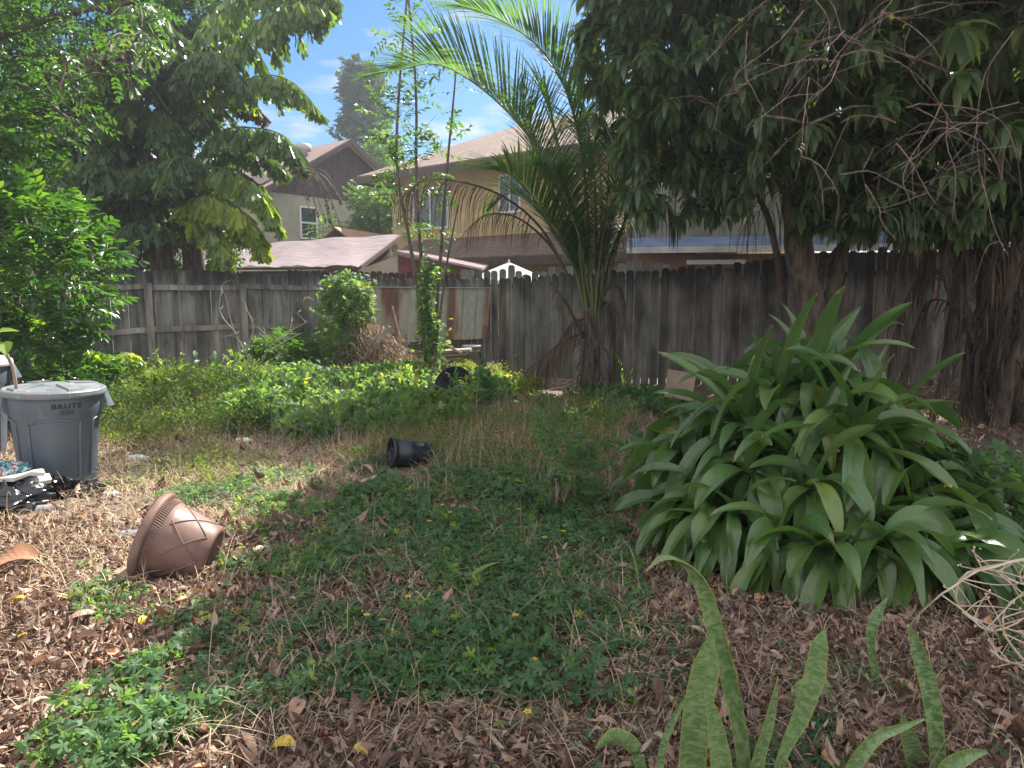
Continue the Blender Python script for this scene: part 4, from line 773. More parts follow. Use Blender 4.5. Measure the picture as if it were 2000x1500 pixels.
# dead hanging fronds
pal(1, ppts((1120, 560, Y-.1), (1060, 450, Y-.1), (985, 385, Y-.1), (900, 355, Y-.1), (830, 352, Y-.1), (785, 385, Y-.1)), n=50, L=.85, W=.017, start=.25, ang=.9, droop=7, vup=-.2, val=.45, jit=.12)
pal(1, ppts((1120, 560, Y), (1075, 480, Y), (1010, 425, Y), (950, 420, Y), (910, 450, Y)), n=30, L=.55, W=.013, start=.3, ang=.8, droop=7, vup=-.2, val=.5, jit=.15)
pal(1, ppts((1170, 590, Y), (1200, 480, Y+.2), (1240, 400, Y+.2), (1290, 390, Y+.2), (1320, 430, Y+.2)), n=45, L=.75, W=.016, start=.25, ang=.8, droop=8, vup=-.3, val=.4, jit=.15)
pal(1, ppts((1140, 660, Y), (1110, 600, Y-.2), (1075, 550, Y-.3)), n=12, L=.3, W=.013, r=.03, start=.4, droop=6, val=.4)
pal(1, ppts((1140, 650, Y), (1095, 670, Y-.1), (1040, 715, Y-.1), (985, 750, Y-.2)), n=50, L=.55, W=.016, start=.05, ang=.7, droop=4.5, vup=-.5, val=.45, jit=.1)
pal(1, ppts((1145, 620, Y), (1110, 640, Y-.1), (1075, 700, Y-.1), (1050, 745, Y-.2)), n=40, L=.5, W=.016, start=.05, ang=.6, droop=5, vup=-.5, val=.35, jit=.1)
pal(1, ppts((1165, 600, Y), (1190, 560, Y-.2), (1215, 570, Y-.2), (1225, 640, Y-.2)), n=25, L=.4, W=.013, start=.1, ang=.7, droop=6, vup=-.3, val=.5, jit=.15)
pal(1, ppts((1160, 620, Y+.1), (1185, 590, Y), (1200, 640, Y), (1195, 740, Y)), n=35, L=.45, W=.016, start=.1, ang=.5, droop=6, vup=-.3, val=.35, jit=.15)
# seedling palm
q = gp(1215, 772); q[2] = 0; t = thing('palm_seedling', 'small fan shaped palm seedling to the right of the feather palm trunk', 'palm', q); Yq = q[1]
mb = MB(); frond(mb, ppts((1215, 785, Yq), (1214, 740, Yq), (1200, 700, Yq)), n=22, L=.34, W=.022, start=.25, ang=1.2, droop=.5, vup=.3, val=.75, r=.008, ends=.75); mb.build('frond', [M_['palm'], M_['palmstem']], t)
mb = MB(); frond(mb, ppts((1217, 785, Yq), (1225, 750, Yq), (1240, 725, Yq)), n=14, L=.22, W=.02, start=.3, ang=1.1, droop=.6, val=.7, r=.007, ends=.7); mb.build('frond', [M_['palm'], M_['palmstem']], t)

# --- palm clump at the right edge
rb = np.array([5.9, 8.3, .05]); t = thing('fibrous_palm', 'shaggy palm clump at the right edge with leaning stems and a skirt of dead fronds', 'palm', rb)
stm = [(ppts((1975, 840, 8.2), (1930, 700, 8.2), (1860, 560, 8.2), (1840, 400, 8.3)), .10, .07), (ppts((2000, 820, 8.), (1960, 650, 8.), (1990, 480, 8.), (2040, 350, 8)), .10, .07), (ppts((1900, 830, 8.4), (1920, 660, 8.4), (1925, 470, 8.4), (1920, 330, 8.4)), .10, .08),
       (ppts((1950, 830, 7.9), (1985, 700, 7.8), (2060, 560, 7.7)), .09, .06), (ppts((1880, 800, 8.5), (1900, 640, 8.3), (1960, 520, 8.2), (2020, 440, 8.1)), .05, .04)]
branchy(t, 'stem', stm, M_['fibre'])
for i in range(26):
    s = stm[i % 5][0]; P = catmull(s, 20)[rng.integers(7, 19)]; a = rng.uniform(0, 6.28); dx_, dy_ = math.cos(a)*.35, math.sin(a)*.35; mb = MB()
    frond(mb, [P, P+np.array([dx_, dy_, .05]), P+np.array([dx_*1.6, dy_*1.6, -.5]), P+np.array([dx_*1.8, dy_*1.8, -1.2])], n=26, L=.5, W=.022, r=.012, start=.1, ang=.6, droop=4, vup=-.3, val=.3, jit=.2); mb.build('dead_frond', [M_['drydark'], M_['drydark']], t)
mb = MB()
n = 900; P = rb+np.stack([rng.normal(size=n)*.32, rng.normal(size=n)*.25-.1, rng.uniform(.2, 2.6, n)], -1); ribbons(mb, P, rdir(n, -.4), 2.5, rng.uniform(.3, .9, n), .018, 'grass', 4, 2, 0, .3); mb.build('dead_skirt', M_['drydark'], t)
# hanging dry strands under the mango
t = thing('hanging_dead_fronds', 'dark dead frond strands hanging beside the mango trunk against the pale wall', 'dead fronds', at(1510, 400, 9.6)); mb = MB()
for x0, x1, y0, n in ((1455, 1530, 390, 46), (1690, 1850, 400, 60), (1290, 1340, 300, 26)):
    p = np.array([at(rng.uniform(x0, x1), y0+rng.normal()*20, 9.6+rng.normal()*.2) for _ in range(n)]); ribbons(mb, p, rdir(n, -.9), 4, rng.uniform(.5, 1.1, n), .018, 'grass', 6, 2, 0, .3+.2*rng.random(n))
mb.build('dead_foliage', M_['drydark'], t)
# dead vine twigs across the mango
t = thing('dead_vine', 'tangle of bare pinkish dead vine twigs draped across the mango leaves at upper right', 'vine', at(1650, 250, 5.2)); mb = MB()
def arc(a, b, Y0, Y1, bow, r=.006):
    A_, B_ = at(*a, Y0), at(*b, Y1); d = B_-A_; L_ = np.linalg.norm(d); m1 = A_+d*.35+rng.normal(size=3)*.06*L_+np.array([0, 0, bow*L_]); m2 = A_+d*.7+rng.normal(size=3)*.06*L_+np.array([0, 0, bow*L_*.8])
    P = catmull([A_, m1, m2, B_], 16); P[1:-1] += rng.normal(size=(14, 3))*.002; mb.tube(P, np.linspace(r, r*.4, 16), 4, .5, cap=False); return P
mains = [((1570, 20), (1440, 180), 5., 5.2, -.05), ((1575, -20), (1640, 110), 5., 5., 0), ((1640, 120), (1430, 180), 5., 5.2, .15), ((1640, 110), (1860, 240), 5., 5., .2), ((1620, 130), (1730, 25), 5, 4.8, .1), ((1720, 25), (1880, 12), 4.8, 4.8, .05), ((1720, 20), (1850, 150), 4.8, 4.8, .1),
         ((1640, 120), (1580, 200), 5, 5, 0), ((1580, 150), (1565, 300), 5., 5., .0), ((1565, 305), (1635, 380), 5, 5, .1), ((1770, 210), (1990, 300), 5, 5, .15), ((1790, 210), (1960, 350), 5, 5, .1), ((1750, 280), (1830, 400), 5, 5, 0), ((1840, 200), (1780, 400), 5, 5, .1), ((1850, 220), (1860, 430), 5, 5, .05),
         ((1640, 340), (1790, 380), 5.2, 5., .1), ((1690, 360), (1750, 470), 5, 5, 0), ((1980, 60), (1910, 300), 4.6, 4.8, 0), ((1910, 310), (1970, 500), 4.8, 5, .05), ((1930, 240), (1760, 330), 4.8, 5, .2), ((1990, 200), (1850, 260), 4.7, 4.9, .1), ((1460, 60), (1500, 230), 5.4, 5.4, 0), ((1440, 180), (1390, 260), 5.2, 5.6, .1),
         ((1600, -20), (1690, 90), 5, 5, 0), ((1760, -20), (1700, 80), 5, 4.9, 0), ((1570, 0), (1380, 120), 5, 5.6, .15), ((1650, 60), (1560, 160), 5, 5.1, 0), ((1750, 240), (1640, 240), 5, 5.1, .1)]
for a, b, y0, y1, bw in mains:
    P = arc(a, b, y0, y1, bw, .0045)
    for k in range(3):
        q = P[rng.integers(3, 15)]; d = nrm(np.array([rng.normal(), rng.normal()*.3, rng.normal()*.6-.35])); L_ = rng.uniform(.12, .55)
        mb.tube(catmull([q, q+d*L_*.5+rng.normal(size=3)*.03, q+d*L_+np.array([0, 0, -.08])+rng.normal(size=3)*.04], 7), np.linspace(.0021, .0011, 7), 3, .5, cap=False)
mb.build('twigs', M_['pinktwig'], t)
# ------------------------------------------------------------------ big strap leaved plant
def G(px, py): p = gp(px, py); p[2] = float(gh(p[0], p[1])); return p
sc_ = np.array([1.73, 4.12, 0.])
t = thing('strap_leaf_plant', 'big dark green clump of broad arching strap leaves in the right foreground', 'plant', sc_)
heads = [(0, 0, .95), (.25, .1, .92), (-.22, -.05, .84), (.05, -.25, .72), (.12, .25, .9)]
for i in range(8): a = i*.785+.3; heads.append((.45*math.cos(a), .38*math.sin(a), .62+.10*math.sin(i*2.2)))
for i in range(13): a = i*.483+.1; heads.append((.76*math.cos(a), .56*math.sin(a), .44+.12*math.sin(i*1.7)))
for i in range(10): a = i*.36-3.2; heads.append((.74*math.cos(a), .62*math.sin(a)-.16, .20+.06*math.sin(i*2.6)))
for i in range(9): a = i*.33-2.9; heads.append((.80*math.cos(a), .80*math.sin(a)-.12, .27+.08*math.sin(i*2.1)))
heads += [(1.0, .1, .42), (.9, -.25, .3), (-.75, .25, .45), (1.05, .3, .3)]
mb = MB(); cm = MB()
for hi, (hx, hy, hz) in enumerate(heads):
    hx *= .88; h = sc_+np.array([hx, hy, hz]); out = np.array([hx, hy]); rr = np.linalg.norm(out); n = 14 if hi > 4 else 17
    cm.tube(catmull([sc_+np.array([hx*.45, hy*.45, -.02]), sc_+np.array([hx*.7, hy*.7, hz*.5]), h], 7), np.linspace(.035, .022, 7), 7, .5)
    a = np.arange(n)*2.4+rng.random(n)*.6; oa = math.atan2(out[1], out[0])
    if rr > .3:                       # outer heads throw their leaves outward
        da = (a-oa+math.pi) % (2*math.pi)-math.pi; a = oa+da*(.6 if rr > .5 else .8)
    q = np.arange(n)/n; el = 1.35-1.5*q+rng.normal(size=n)*.16
    if rr > .5: el = 1.0-1.35*q+rng.normal(size=n)*.18
    d = np.stack([np.cos(a)*np.cos(el), np.sin(a)*np.cos(el), np.sin(el)], -1); old = (rng.random(n) < .025)
    tw_ = rng.normal(size=n)[:, None]*.7*np.linspace(0, 1, 14)[None]**1.3+rng.normal(size=n)[:, None]*.2+.25*np.sin(np.linspace(0, 5, 14)[None]*rng.uniform(.6, 1.4, n)[:, None]+rng.random(n)[:, None]*6)
    ribbons(mb, np.tile(h, (n, 1))+rng.normal(size=(n, 3))*.015, d, rng.uniform(.9, 3.6, n)+(.5 if rr > .5 else -.3), rng.uniform(.42, .74, n)*(.82 if rr > .5 else 1), rng.uniform(.072, .118, n), 'strap', 13, 7, rng.choice([.2, .35, .5]),
            np.clip(.30+.28*q+.15*(hz < .5)+rng.normal(size=n)*.14+old*.25, 0, .93), 0, roll=tw_, wav=.05, wmin=.015)
mb.build('foliage', M_['strap'], t, smooth=True); cm.build('canes', M_['fibre'], t, smooth=True)
mb = MB(); n = 500; a = rng.uniform(0, 6.28, n); r_ = rng.uniform(.15, .85, n); P = sc_+np.stack([r_*np.cos(a), r_*.8*np.sin(a), rng.uniform(.1, .55, n)], -1)
ribbons(mb, P, rdir(n, -.6), 3, rng.uniform(.2, .5, n), .008, 'grass', 4, 2, 0, rng.random(n)); mb.build('dead_leaves', M_['drydark'], t)

# ------------------------------------------------------------------ snake plants in the near foreground
def sword_plant(label, leaves, pale=.4):
    b = leaves[0][0][0]; g = gp(*b[:2]) if False else at(b[0], b[1], leaves[0][1]); t = thing('snake_plant', label, 'plant', (g[0], g[1], 0)); 
    for pts, Y, wd, tw_, side in leaves:
        mb = MB(); P = [at(x, y, Y+dy) for x, y, dy in pts]; p0 = P[0].copy(); p0[2] = -.02; P = [p0]+P
        strap(mb, P, [w_/F*Y for w_ in wd], side, 26, 7, .32, rng.random(), 0, tw_, .0025); mb.build('leaf', M_['sword'], t, smooth=True)
X = (1, 0, 0)
sword_plant('snake plant with a long leaf arching left and a wide banded leaf beneath it',
    [([(1458, 1560, 0), (1447, 1440, 0), (1425, 1330, 0), (1398, 1230, 0), (1375, 1150, .0), (1345, 1105, -.02), (1300, 1086, -.05), (1262, 1115, -.1)], 1.95, [22, 26, 30, 34, 36, 34, 26, 15, 2], .9, X),
     ([(1352, 1600, 0), (1352, 1480, 0), (1362, 1380, 0), (1378, 1300, 0), (1390, 1232, .0)], 1.88, [44, 50, 56, 60, 56, 3], .2, X),
     ([(1420, 1610, 0), (1405, 1480, -.02), (1392, 1400, -.03), (1373, 1335, -.04)], 1.78, [42, 48, 46, 30, 2], -.3, X),
     ([(1287, 1530, 0), (1295, 1460, 0), (1318, 1400, 0), (1348, 1348, 0)], 1.9, [12, 14, 16, 14, 3], .6, X)])
sword_plant('snake plant leaf with a pink dried tip standing straight in the near foreground',
    [([(1505, 1560, 0), (1530, 1470, 0), (1565, 1395, 0), (1590, 1320, 0), (1601, 1260, 0), (1612, 1228, 0)], 1.95, [14, 18, 22, 36, 42, 34, 3], .5, X)])
sword_plant('narrow spiky snake plant leaf between the banded leaf and the pink tipped leaf',
    [([(1465, 1560, 0), (1480, 1480, 0), (1500, 1410, 0), (1512, 1360, 0), (1520, 1322, 0)], 1.9, [20, 28, 32, 28, 16, 2], -.6, X)])
sword_plant('low snake plant with two broad leaves bent over behind the pink tipped leaf',
    [([(1500, 1440, .1), (1530, 1400, .1), (1570, 1355, .1), (1600, 1342, .12), (1640, 1375, .15), (1655, 1430, .15)], 2.25, [24, 40, 48, 50, 44, 36, 10], .3, (.5, .2, .8)),
     ([(1560, 1420, .3), (1590, 1350, .3), (1620, 1330, .3), (1650, 1370, .3), (1668, 1420, .3)], 2.2, [12, 22, 26, 24, 18, 4], .2, X)])
sword_plant('thin twisted snake plant leaf leaning in front of the strap leaved clump',
    [([(1742, 1470, .2), (1735, 1430, .2), (1722, 1360, .2), (1706, 1290, .2), (1702, 1240, .2), (1715, 1200, .2), (1733, 1168, .2)], 2.25, [22, 28, 34, 28, 14, 22, 26, 3], 1.2, X)])
sword_plant('snake plant with one tall mottled leaf and a shorter one near the right edge',
    [([(1832, 1580, 0), (1830, 1480, 0), (1822, 1390, 0), (1808, 1320, 0), (1792, 1270, 0), (1777, 1226, 0)], 1.95, [26, 30, 32, 34, 34, 28, 8], .3, X),
     ([(1802, 1570, 0), (1790, 1500, 0), (1775, 1440, 0), (1762, 1395, 0)], 2.0, [34, 40, 42, 34, 6], .2, X)])
sword_plant('yellow green snake plant leaf slanting up to the right along the bottom edge',
    [([(1640, 1560, 0), (1670, 1490, 0), (1712, 1440, 0), (1757, 1422, 0), (1806, 1404, 0)], 1.9, [18, 24, 30, 26, 16, 4], .4, (.6, 0, -.8))])
sword_plant('pale snake plant leaf lying low in the bottom right corner',
    [([(1830, 1560, 0), (1850, 1500, 0), (1890, 1475, 0), (1928, 1468, 0)], 1.85, [30, 40, 44, 30, 6], .2, (.6, 0, -.8))])
sword_plant('blotched snake plant leaf tip bending left at the bottom beside the litter',
    [([(1262, 1560, .05), (1250, 1490, .05), (1235, 1458, .05), (1200, 1440, .05), (1165, 1462, .05)], 1.95, [16, 18, 24, 36, 40, 8], .2, (.4, 0, -.9))])
rng2 = np.random.default_rng(3)

# ------------------------------------------------------------------ dry twiggy tangle at the right edge
t = thing('dry_twig_tangle', 'pale sunlit tangle of curling dry twigs at the right edge', 'twigs', at(1960, 1300, 2.1)); mb = MB()
def tw(pts, Y, r): P = catmull([at(x, y, Y+dy) for x, y, dy in pts], 14); P[1:-1] += rng.normal(size=(12, 3))*.002; mb.tube(P, np.linspace(r, r*.45, 14), 5, .5); return P
allp = [tw([(2060, 1090, 0), (1990, 1096, 0), (1920, 1112, 0), (1870, 1140, 0), (1826, 1172, 0)], 2.1, .006), tw([(1990, 1096, 0), (1900, 1115, .02), (1868, 1150, .03), (1880, 1195, .03), (1940, 1220, .02), (2010, 1240, 0)], 2.1, .0045),
        tw([(2050, 1130, .05), (1990, 1140, .05), (1950, 1115, .05), (1910, 1112, .05)], 2.1, .004), tw([(2050, 1330, 0), (1990, 1280, 0), (1960, 1230, 0), (1970, 1180, 0), (2020, 1150, 0)], 2.1, .0045),
        tw([(1935, 1270, 0), (1960, 1290, 0), (2000, 1300, 0), (2060, 1290, 0)], 2.1, .004), tw([(1880, 1195, 0), (1930, 1230, -.05), (1980, 1220, -.05), (2050, 1180, -.05)], 2.1, .004)]
for i in range(46):
    P = allp[i % len(allp)]; q = P[rng.integers(2, 14)]; d = nrm(np.array([rng.normal()+.3, rng.normal()*.8, rng.normal()*.7-.3])); L_ = rng.uniform(.04, .16); e = rng.normal(size=3)*.03
    mb.tube(catmull([q, q+d*L_*.5+e, q+d*L_+e*1.6], 7), np.linspace(.0025, .0015, 7), 4, .5); mb.lathe([(0, 0), (.004, .003), (.003, .008), (0, .01)], seg=6, c=q+d*L_+e*1.6, val=.9)
mb.build('twigs', solid('sunlit_twig', (.42, .32, .22), (.62, .50, .37), 25, .7), t, smooth=True)  # pale tone puts the sunlight on the twigs into their colour

# ------------------------------------------------------------------ trash cans
GRY = grimy('grey_plastic', (.066, .088, .118), (.088, .110, .140), (.13, .12, .105), .42, .5, .45, (.22, .24, .26))
GRYL = grimy('grey_lid_plastic', (.12, .135, .15), (.16, .175, .19), (.22, .20, .17), .38, .5, .6)
BLK = solid('black_lettering', (.012, .012, .014), (.02, .02, .02), 5, .5, bmp=0)
def textmesh(s, size, offset=0.):
    cu = bpy.data.curves.new('t', 'FONT'); cu.body = s; cu.size = size; cu.offset = offset; cu.resolution_u = 3; cu.space_character = 1.14; cu.align_x = 'CENTER'
    o = bpy.data.objects.new('t', cu); C.objects.link(o); dg = bpy.context.evaluated_depsgraph_get(); dg.update()
    me = bpy.data.meshes.new_from_object(o.evaluated_get(dg)); V = np.array([v.co[:] for v in me.vertices]); Fc = [list(p.vertices) for p in me.polygons]
    bpy.data.objects.remove(o); bpy.data.curves.remove(cu); bpy.data.meshes.remove(me); return V, Fc
def trash_can(label, c, face, lean, writing, s=1., lidmat=None):
    t = thing('trash_can', label, 'trash can', c); M3 = rotm(lean[0], lean[1], 0)
    T = lambda V: (np.asarray(V, float).reshape(-1, 3)*s) @ M3.T + np.asarray(c)
    def rz(z): return .272+(.335-.272)*z/.84
    def cyl(a, z, o=0.): r = rz(z)+o; return [r*math.cos(a), r*math.sin(a), z]
    mb = MB(); mb.lathe([(0, .012), (.255, .012), (.268, 0), (.272, .02), (rz(.60), .60), (rz(.62)+.014, .63), (rz(.8)+.014, .80), (.325, .83), (.30, .80), (.25, .04), (0, .04)], seg=72)
    for v in mb.V: v[:] = T(v)
    b = mb.build('body', GRY, t, smooth=True)
    mb = MB()      # moulded panel outlines
    for k in range(4):
        a0, a1 = face-2.42+k*math.pi/2*1.0+.20, face-2.42+k*math.pi/2+1.37; pts = []
        for u in np.linspace(0, 1, 9): pts.append(cyl(a0, .05+.50*u, .004))
        for u in np.linspace(0, 1, 15): pts.append(cyl(a0+(a1-a0)*u, .57+.03*math.sin(u*math.pi), .004))
        for u in np.linspace(1, 0, 9): pts.append(cyl(a1, .05+.50*u, .004))
        mb.tube(T(pts), .008*s, 8, .5)
    mb.build('panel_moulding', GRY, t, smooth=True)
    for sg in (face-math.pi/2, face+math.pi/2):
        mb = MB(); V = []; q = np.linspace(-1, 1, 11)
        for u in q:
            a = sg+u*.30; e = 1-u*u*.35; V += [cyl(a, .79, .008), cyl(a, .785, .045*e), cyl(a, .66, .105*e), cyl(a, .655, .097*e), cyl(a, .77, .036*e), cyl(a, .775, .01)]
        V = T(V); mb.add(V, [[i*6+j, i*6+(j+1) % 6, i*6+6+(j+1) % 6, i*6+6+j] for i in range(10) for j in range(6)]); mb.add(V, [[5, 4, 3, 2, 1, 0], [60+i for i in range(6)]])
        for u in (-1, 1):
            a = sg+u*.30; mb.slab(T([cyl(a, .79, .0), cyl(a, .785, .03), cyl(a, .66, .05), cyl(a, .60, .0)]), (0, 0, .004))
        mb.build('handle', GRY, t)
    mb = MB(); mb.lathe([(.345, .775), (.372, .775), (.376, .79), (.372, .818), (.36, .828), (.33, .826), (.31, .834), (.14, .850), (.13, .858), (0, .860)], seg=72)
    for v in mb.V: v[:] = T(v)
    for k in range(4):
        a = face+.45+k*math.pi/2; d = np.array([math.cos(a), math.sin(a)]); n_ = np.array([-d[1], d[0]])
        V = [[d[0]*r_+n_[0]*w_, d[1]*r_+n_[1]*w_, z] for z, k2 in ((.835, 1), (.868, .8)) for r_, w_ in ((.10, -.05*k2), (.335*(.97 if k2 < 1 else 1), -.065*k2), (.335*(.97 if k2 < 1 else 1), .065*k2), (.10, .05*k2))]
        V = np.array(V); V[[1, 2], 2] = .825; V[[5, 6], 2] = .846; mb.add(T(V), [[0, 1, 5, 4], [1, 2, 6, 5], [2, 3, 7, 6], [3, 0, 4, 7], [4, 5, 6, 7]])
    mb.build('lid', lidmat or GRYL, t, smooth=False)
    if writing:
        mb = MB(); V, Fc = textmesh('BRUTE', .062, .0018); a0 = face+.22
        def wrap(V, z0): return T([[(rz(z0)+.0175)*math.cos(a0+v[0]/.335), (rz(z0)+.0175)*math.sin(a0+v[0]/.335), z0+v[1]] for v in V])
        V = V*np.array([1.05, .85, 1]); w_ = wrap(V, .695)
        for f in Fc: mb.add(w_, [f])
        for x0, x1, y0, y1 in ((-.045, .045, 0, .005), (-.045, .045, .031, .036), (-.045, -.04, .005, .031), (.04, .045, .005, .031), (-.034, .034, .014, .022)):
            xs = np.linspace(x0, x1, 7); g = [(x, y) for x in xs for y in (y0, y1)]; mb.add(wrap([(x, y, 0) for x, y in g], .645), [[2*i, 2*i+2, 2*i+3, 2*i+1] for i in range(6)])
        mb.build('lettering', BLK, t)
    return t
c1 = at(112, 900, 5.48); c1[2] = -.01; fa = math.atan2(-c1[1], -c1[0])
trash_can('grey plastic trash can with a lid and black lettering at the left edge', c1, fa, (0, R(2.0)), True, .94)
c2 = at(-62, 900, 6.35); c2[2] = .0
trash_can('second trash can with a pale dusty lid mostly hidden behind the lettered one', c2, math.atan2(-c2[1], -c2[0]), (0, 0), False, 1.08, solid('dusty_lid', (.34, .34, .34), (.45, .45, .44), 6, .6))

# ------------------------------------------------------------------ pots
TER = grimy('brown_plastic', (.135, .070, .055), (.185, .105, .085), (.24, .18, .14), .5, .4, .6, (.30, .22, .18))
def axis_frame(b):                       # local z = from rim to base reversed: z axis points to rim
    z = -nrm(np.array(b, float)); x = nrm(np.cross([0, 0, 1.], z)); return np.stack([x, np.cross(z, x), z], -1)
psi = R(-4); tau = R(20); bdir = [math.cos(psi)*math.cos(tau), -math.sin(psi)*math.cos(tau), -math.sin(tau)]
Mx = axis_frame(bdir); H = .34; rc = at(298, 1066, 3.72); rc[2] = .195; bc = rc+np.array(bdir)*H
t = thing('flower_pot', 'large brown plastic flower pot with lattice relief tipped on its side', 'flower pot', (rc[0], rc[1], 0))
def pr(z): return .142+.058*min(1, z/.25)**.9 if z < .25 else .200+(z-.25)*.12
mb = MB(); prof = [(0, .03), (.10, .03), (.115, .0), (.136, .0), (.142, .01)]+[(pr(z), z) for z in np.linspace(.03, .25, 9)]+[(.206, .255), (.212, .318), (.231, .32), (.234, .335), (.226, .348), (.215, .35), (.205, .33), (.198, .25), (.13, .035), (0, .035)]
mb.lathe(prof, Mx, 72, c=bc); mb.build('body', TER, t, smooth=True)
mb = MB(); mb.lathe([(.213, .306), (.236, .306), (.2405, .320), (.238, .344), (.228, .353), (.214, .3525)], Mx, 72, c=bc); mb.build('rim', TER, t, smooth=True)
mb = MB()
for k in range(7):
    for sg in (-1, 1):
        th = np.linspace(0, 1, 16); a = k*2*math.pi/7+sg*th*.95; z = .035+.195*th; V = np.stack([[(pr(zz_)+.001)*math.cos(aa), (pr(zz_)+.001)*math.sin(aa), zz_] for aa, zz_ in zip(a, z)]); mb.tube(V@Mx.T+bc, .0042, 6)
for k in range(96):
    a = k*2*math.pi/96; V = np.array([[(.207+.001)*math.cos(a+q), (.207+.001)*math.sin(a+q), .258+.045*q/.05] for q in (0, .05)]); V[1] *= [1.025, 1.025, 1]; mb.tube(V@Mx.T+bc, .0028, 5)
mb.build('relief', TER, t, smooth=True)
BPL = solid('black_plastic', (.008, .011, .02), (.014, .018, .028), 6, .38, bmp=.15, bd=.004, spec=.5)
def nursery(label, rc, bdir, R_, r_, H, part=True):
    t = thing('nursery_pot', label, 'plant pot', (rc[0], rc[1], 0)); Mx = axis_frame(bdir); bc = rc+nrm(np.array(bdir, float))*H; mb = MB()
    mb.lathe([(0, 0), (r_, 0), (r_+.003, .01), (r_+(R_-r_)*.45, H*.45), (r_+(R_-r_)*.47+.006, H*.47), (r_+(R_-r_)*.52+.006, H*.54), (R_-.004, H*.93), (R_-.012, H*.93), (r_-.006, .01), (0, .01)], Mx, 48, c=bc)
    mb.build('body', BPL, t, smooth=True); mb = MB(); mb.lathe([(R_-.004, H*.92), (R_+.006, H*.92), (R_+.007, H), (R_-.003, H), (R_-.012, H*.92)], Mx, 48, c=bc); mb.build('rim', BPL, t, smooth=True)
g = G(765, 915); rc = at(763, 892, 5.95); rc[2] = .128+g[2]
nursery('small black nursery pot lying on its side in the middle of the yard', rc, [math.cos(R(24)), math.sin(R(24)), -.10], .128, .09, .35)
g = G(885, 790); nursery('wide black nursery pot half buried in the weeds beside the sapling', np.array([g[0], g[1]+.1, .24]), [.25, .9, -.35], .27, .2, .3)
# bucket
bp = G(922, 733); bp[2] = 0
bp = at(922, 722, 12.2); bp[2] = .12
t = thing('bucket', 'grimy lidded bucket standing against the dark fence', 'bucket', bp); OL = solid('grimy_olive', (.13, .135, .11), (.22, .22, .19), 9, .5)
mb = MB(); mb.lathe([(0, 0), (.135, 0), (.14, .01), (.158, .36), (.165, .365), (.165, .375), (.16, .38), (.162, .45), (0, .45)], seg=32, c=bp); mb.build('body', OL, t, smooth=True)
mb = MB(); mb.lathe([(.168, .435), (.175, .437), (.175, .465), (.168, .475), (.15, .47), (.145, .462), (0, .462)], seg=32, c=bp); mb.build('lid', solid('pale_lid', (.30, .31, .29), (.4, .4, .38), 9, .5), t, smooth=True)
def board(name, label, cat, c, size, rz, tilt, mat, nm='board', group=None):
    mb = MB(); mb.box((0, 0, 0), size, rz, .5, 0, tilt); mb.V[0][:] += np.asarray(c)
    o = mb.build(name, mat); return tag(o, label, cat, group)
PALE = solid('pale_board', (.42, .36, .32), (.55, .48, .43), 6, .8); CARD = solid('cardboard', (.26, .19, .125), (.38, .29, .20), 5, .85); WD = solid('old_plank', (.19, .15, .115), (.36, .30, .24), 12, .85, (.15, 1, 1))
board('board', 'small pale board propped on the dark fence right of the bucket', 'board', at(957, 722, 12.1), (.14, .02, .26), R(-20), (R(-12), 0, 0), PALE)
board('cardboard_sheet', 'tan cardboard sheet leaning behind the left side of the strap leaved clump', 'cardboard', at(1328, 752, 8.6), (.34, .012, .34), R(-10), (R(-12), R(8), 0), solid('dull_cardboard', (.17, .13, .10), (.26, .20, .15), 6, .9))
for i, (x, y, rz) in enumerate(((868, 700, .15), (876, 692, .02), (884, 685, -.1))):
    board('plank', ['weathered plank at the bottom of the small stack beside the bucket', 'weathered plank in the middle of the small stack beside the bucket', 'weathered plank on top of the small stack beside the bucket'][i], 'plank', at(x, y, 11.7), (.62, .16, .04), rz, (R(6), R(-4), 0), WD)
# brush pile
bc = at(700, 735, 11.9); bc[2] = 0; t = thing('brush_pile', 'heap of dead palm debris and twigs under the metal sheet', 'brush pile', bc)
mb = MB(); n = 6500; u = rng.normal(size=(n, 2)); P = np.stack([bc[0]+.1+u[:, 0]*.72, bc[1]+u[:, 1]*.35, np.zeros(n)], -1); hh = 1.0*np.exp(-((P[:, 0]-bc[0]-.15)/.8)**2)*np.exp(-((P[:, 1]-bc[1])/.6)**2); P[:, 2] = hh*rng.random(n)**.5
ribbons(mb, P, rdir(n, .35), 1.8, rng.uniform(.15, .5, n), .010, 'grass', 4, 2, 0, rng.random(n)); mb.build('debris', M_['dry'], t)
mb = MB()
for i in range(60):
    q = bc+np.array([rng.normal()*.6+.1, rng.normal()*.3, rng.uniform(.05, .75)]); d = rdir(1, .5)[0]*rng.uniform(.3, .8); mb.tube([q-d*.5, q+rng.normal(size=3)*.03, q+d*.5], [.011, .009, .005], 5, .5)
mb.build('branches', M_['bark'], t, smooth=True)
mb = MB(); frond(mb, ppts((705, 700, 11.6), (730, 670, 11.6), (747, 640, 11.6)), n=18, L=.28, W=.02, r=.016, start=.2, droop=5, val=.7, ang=.8); mb.build('dead_frond', [M_['dry'], M_['twig']], t)
mb = MB(); mb.tube(ppts((766, 598, 12.), (781, 660, 11.9)), [.014, .018], 8, .5); tag(mb.build('stick', M_['twig']), 'short pale stick poking up from the brush in front of the metal sheet', 'stick')
mb = MB(); mb.slab(ppts((705, 702, 11.5), (758, 636, 11.5), (764, 639, 11.5), (712, 706, 11.5)), (0, .03, 0)); tag(mb.build('lath', WD), 'greyish lath leaning diagonally on the brush pile', 'lath')
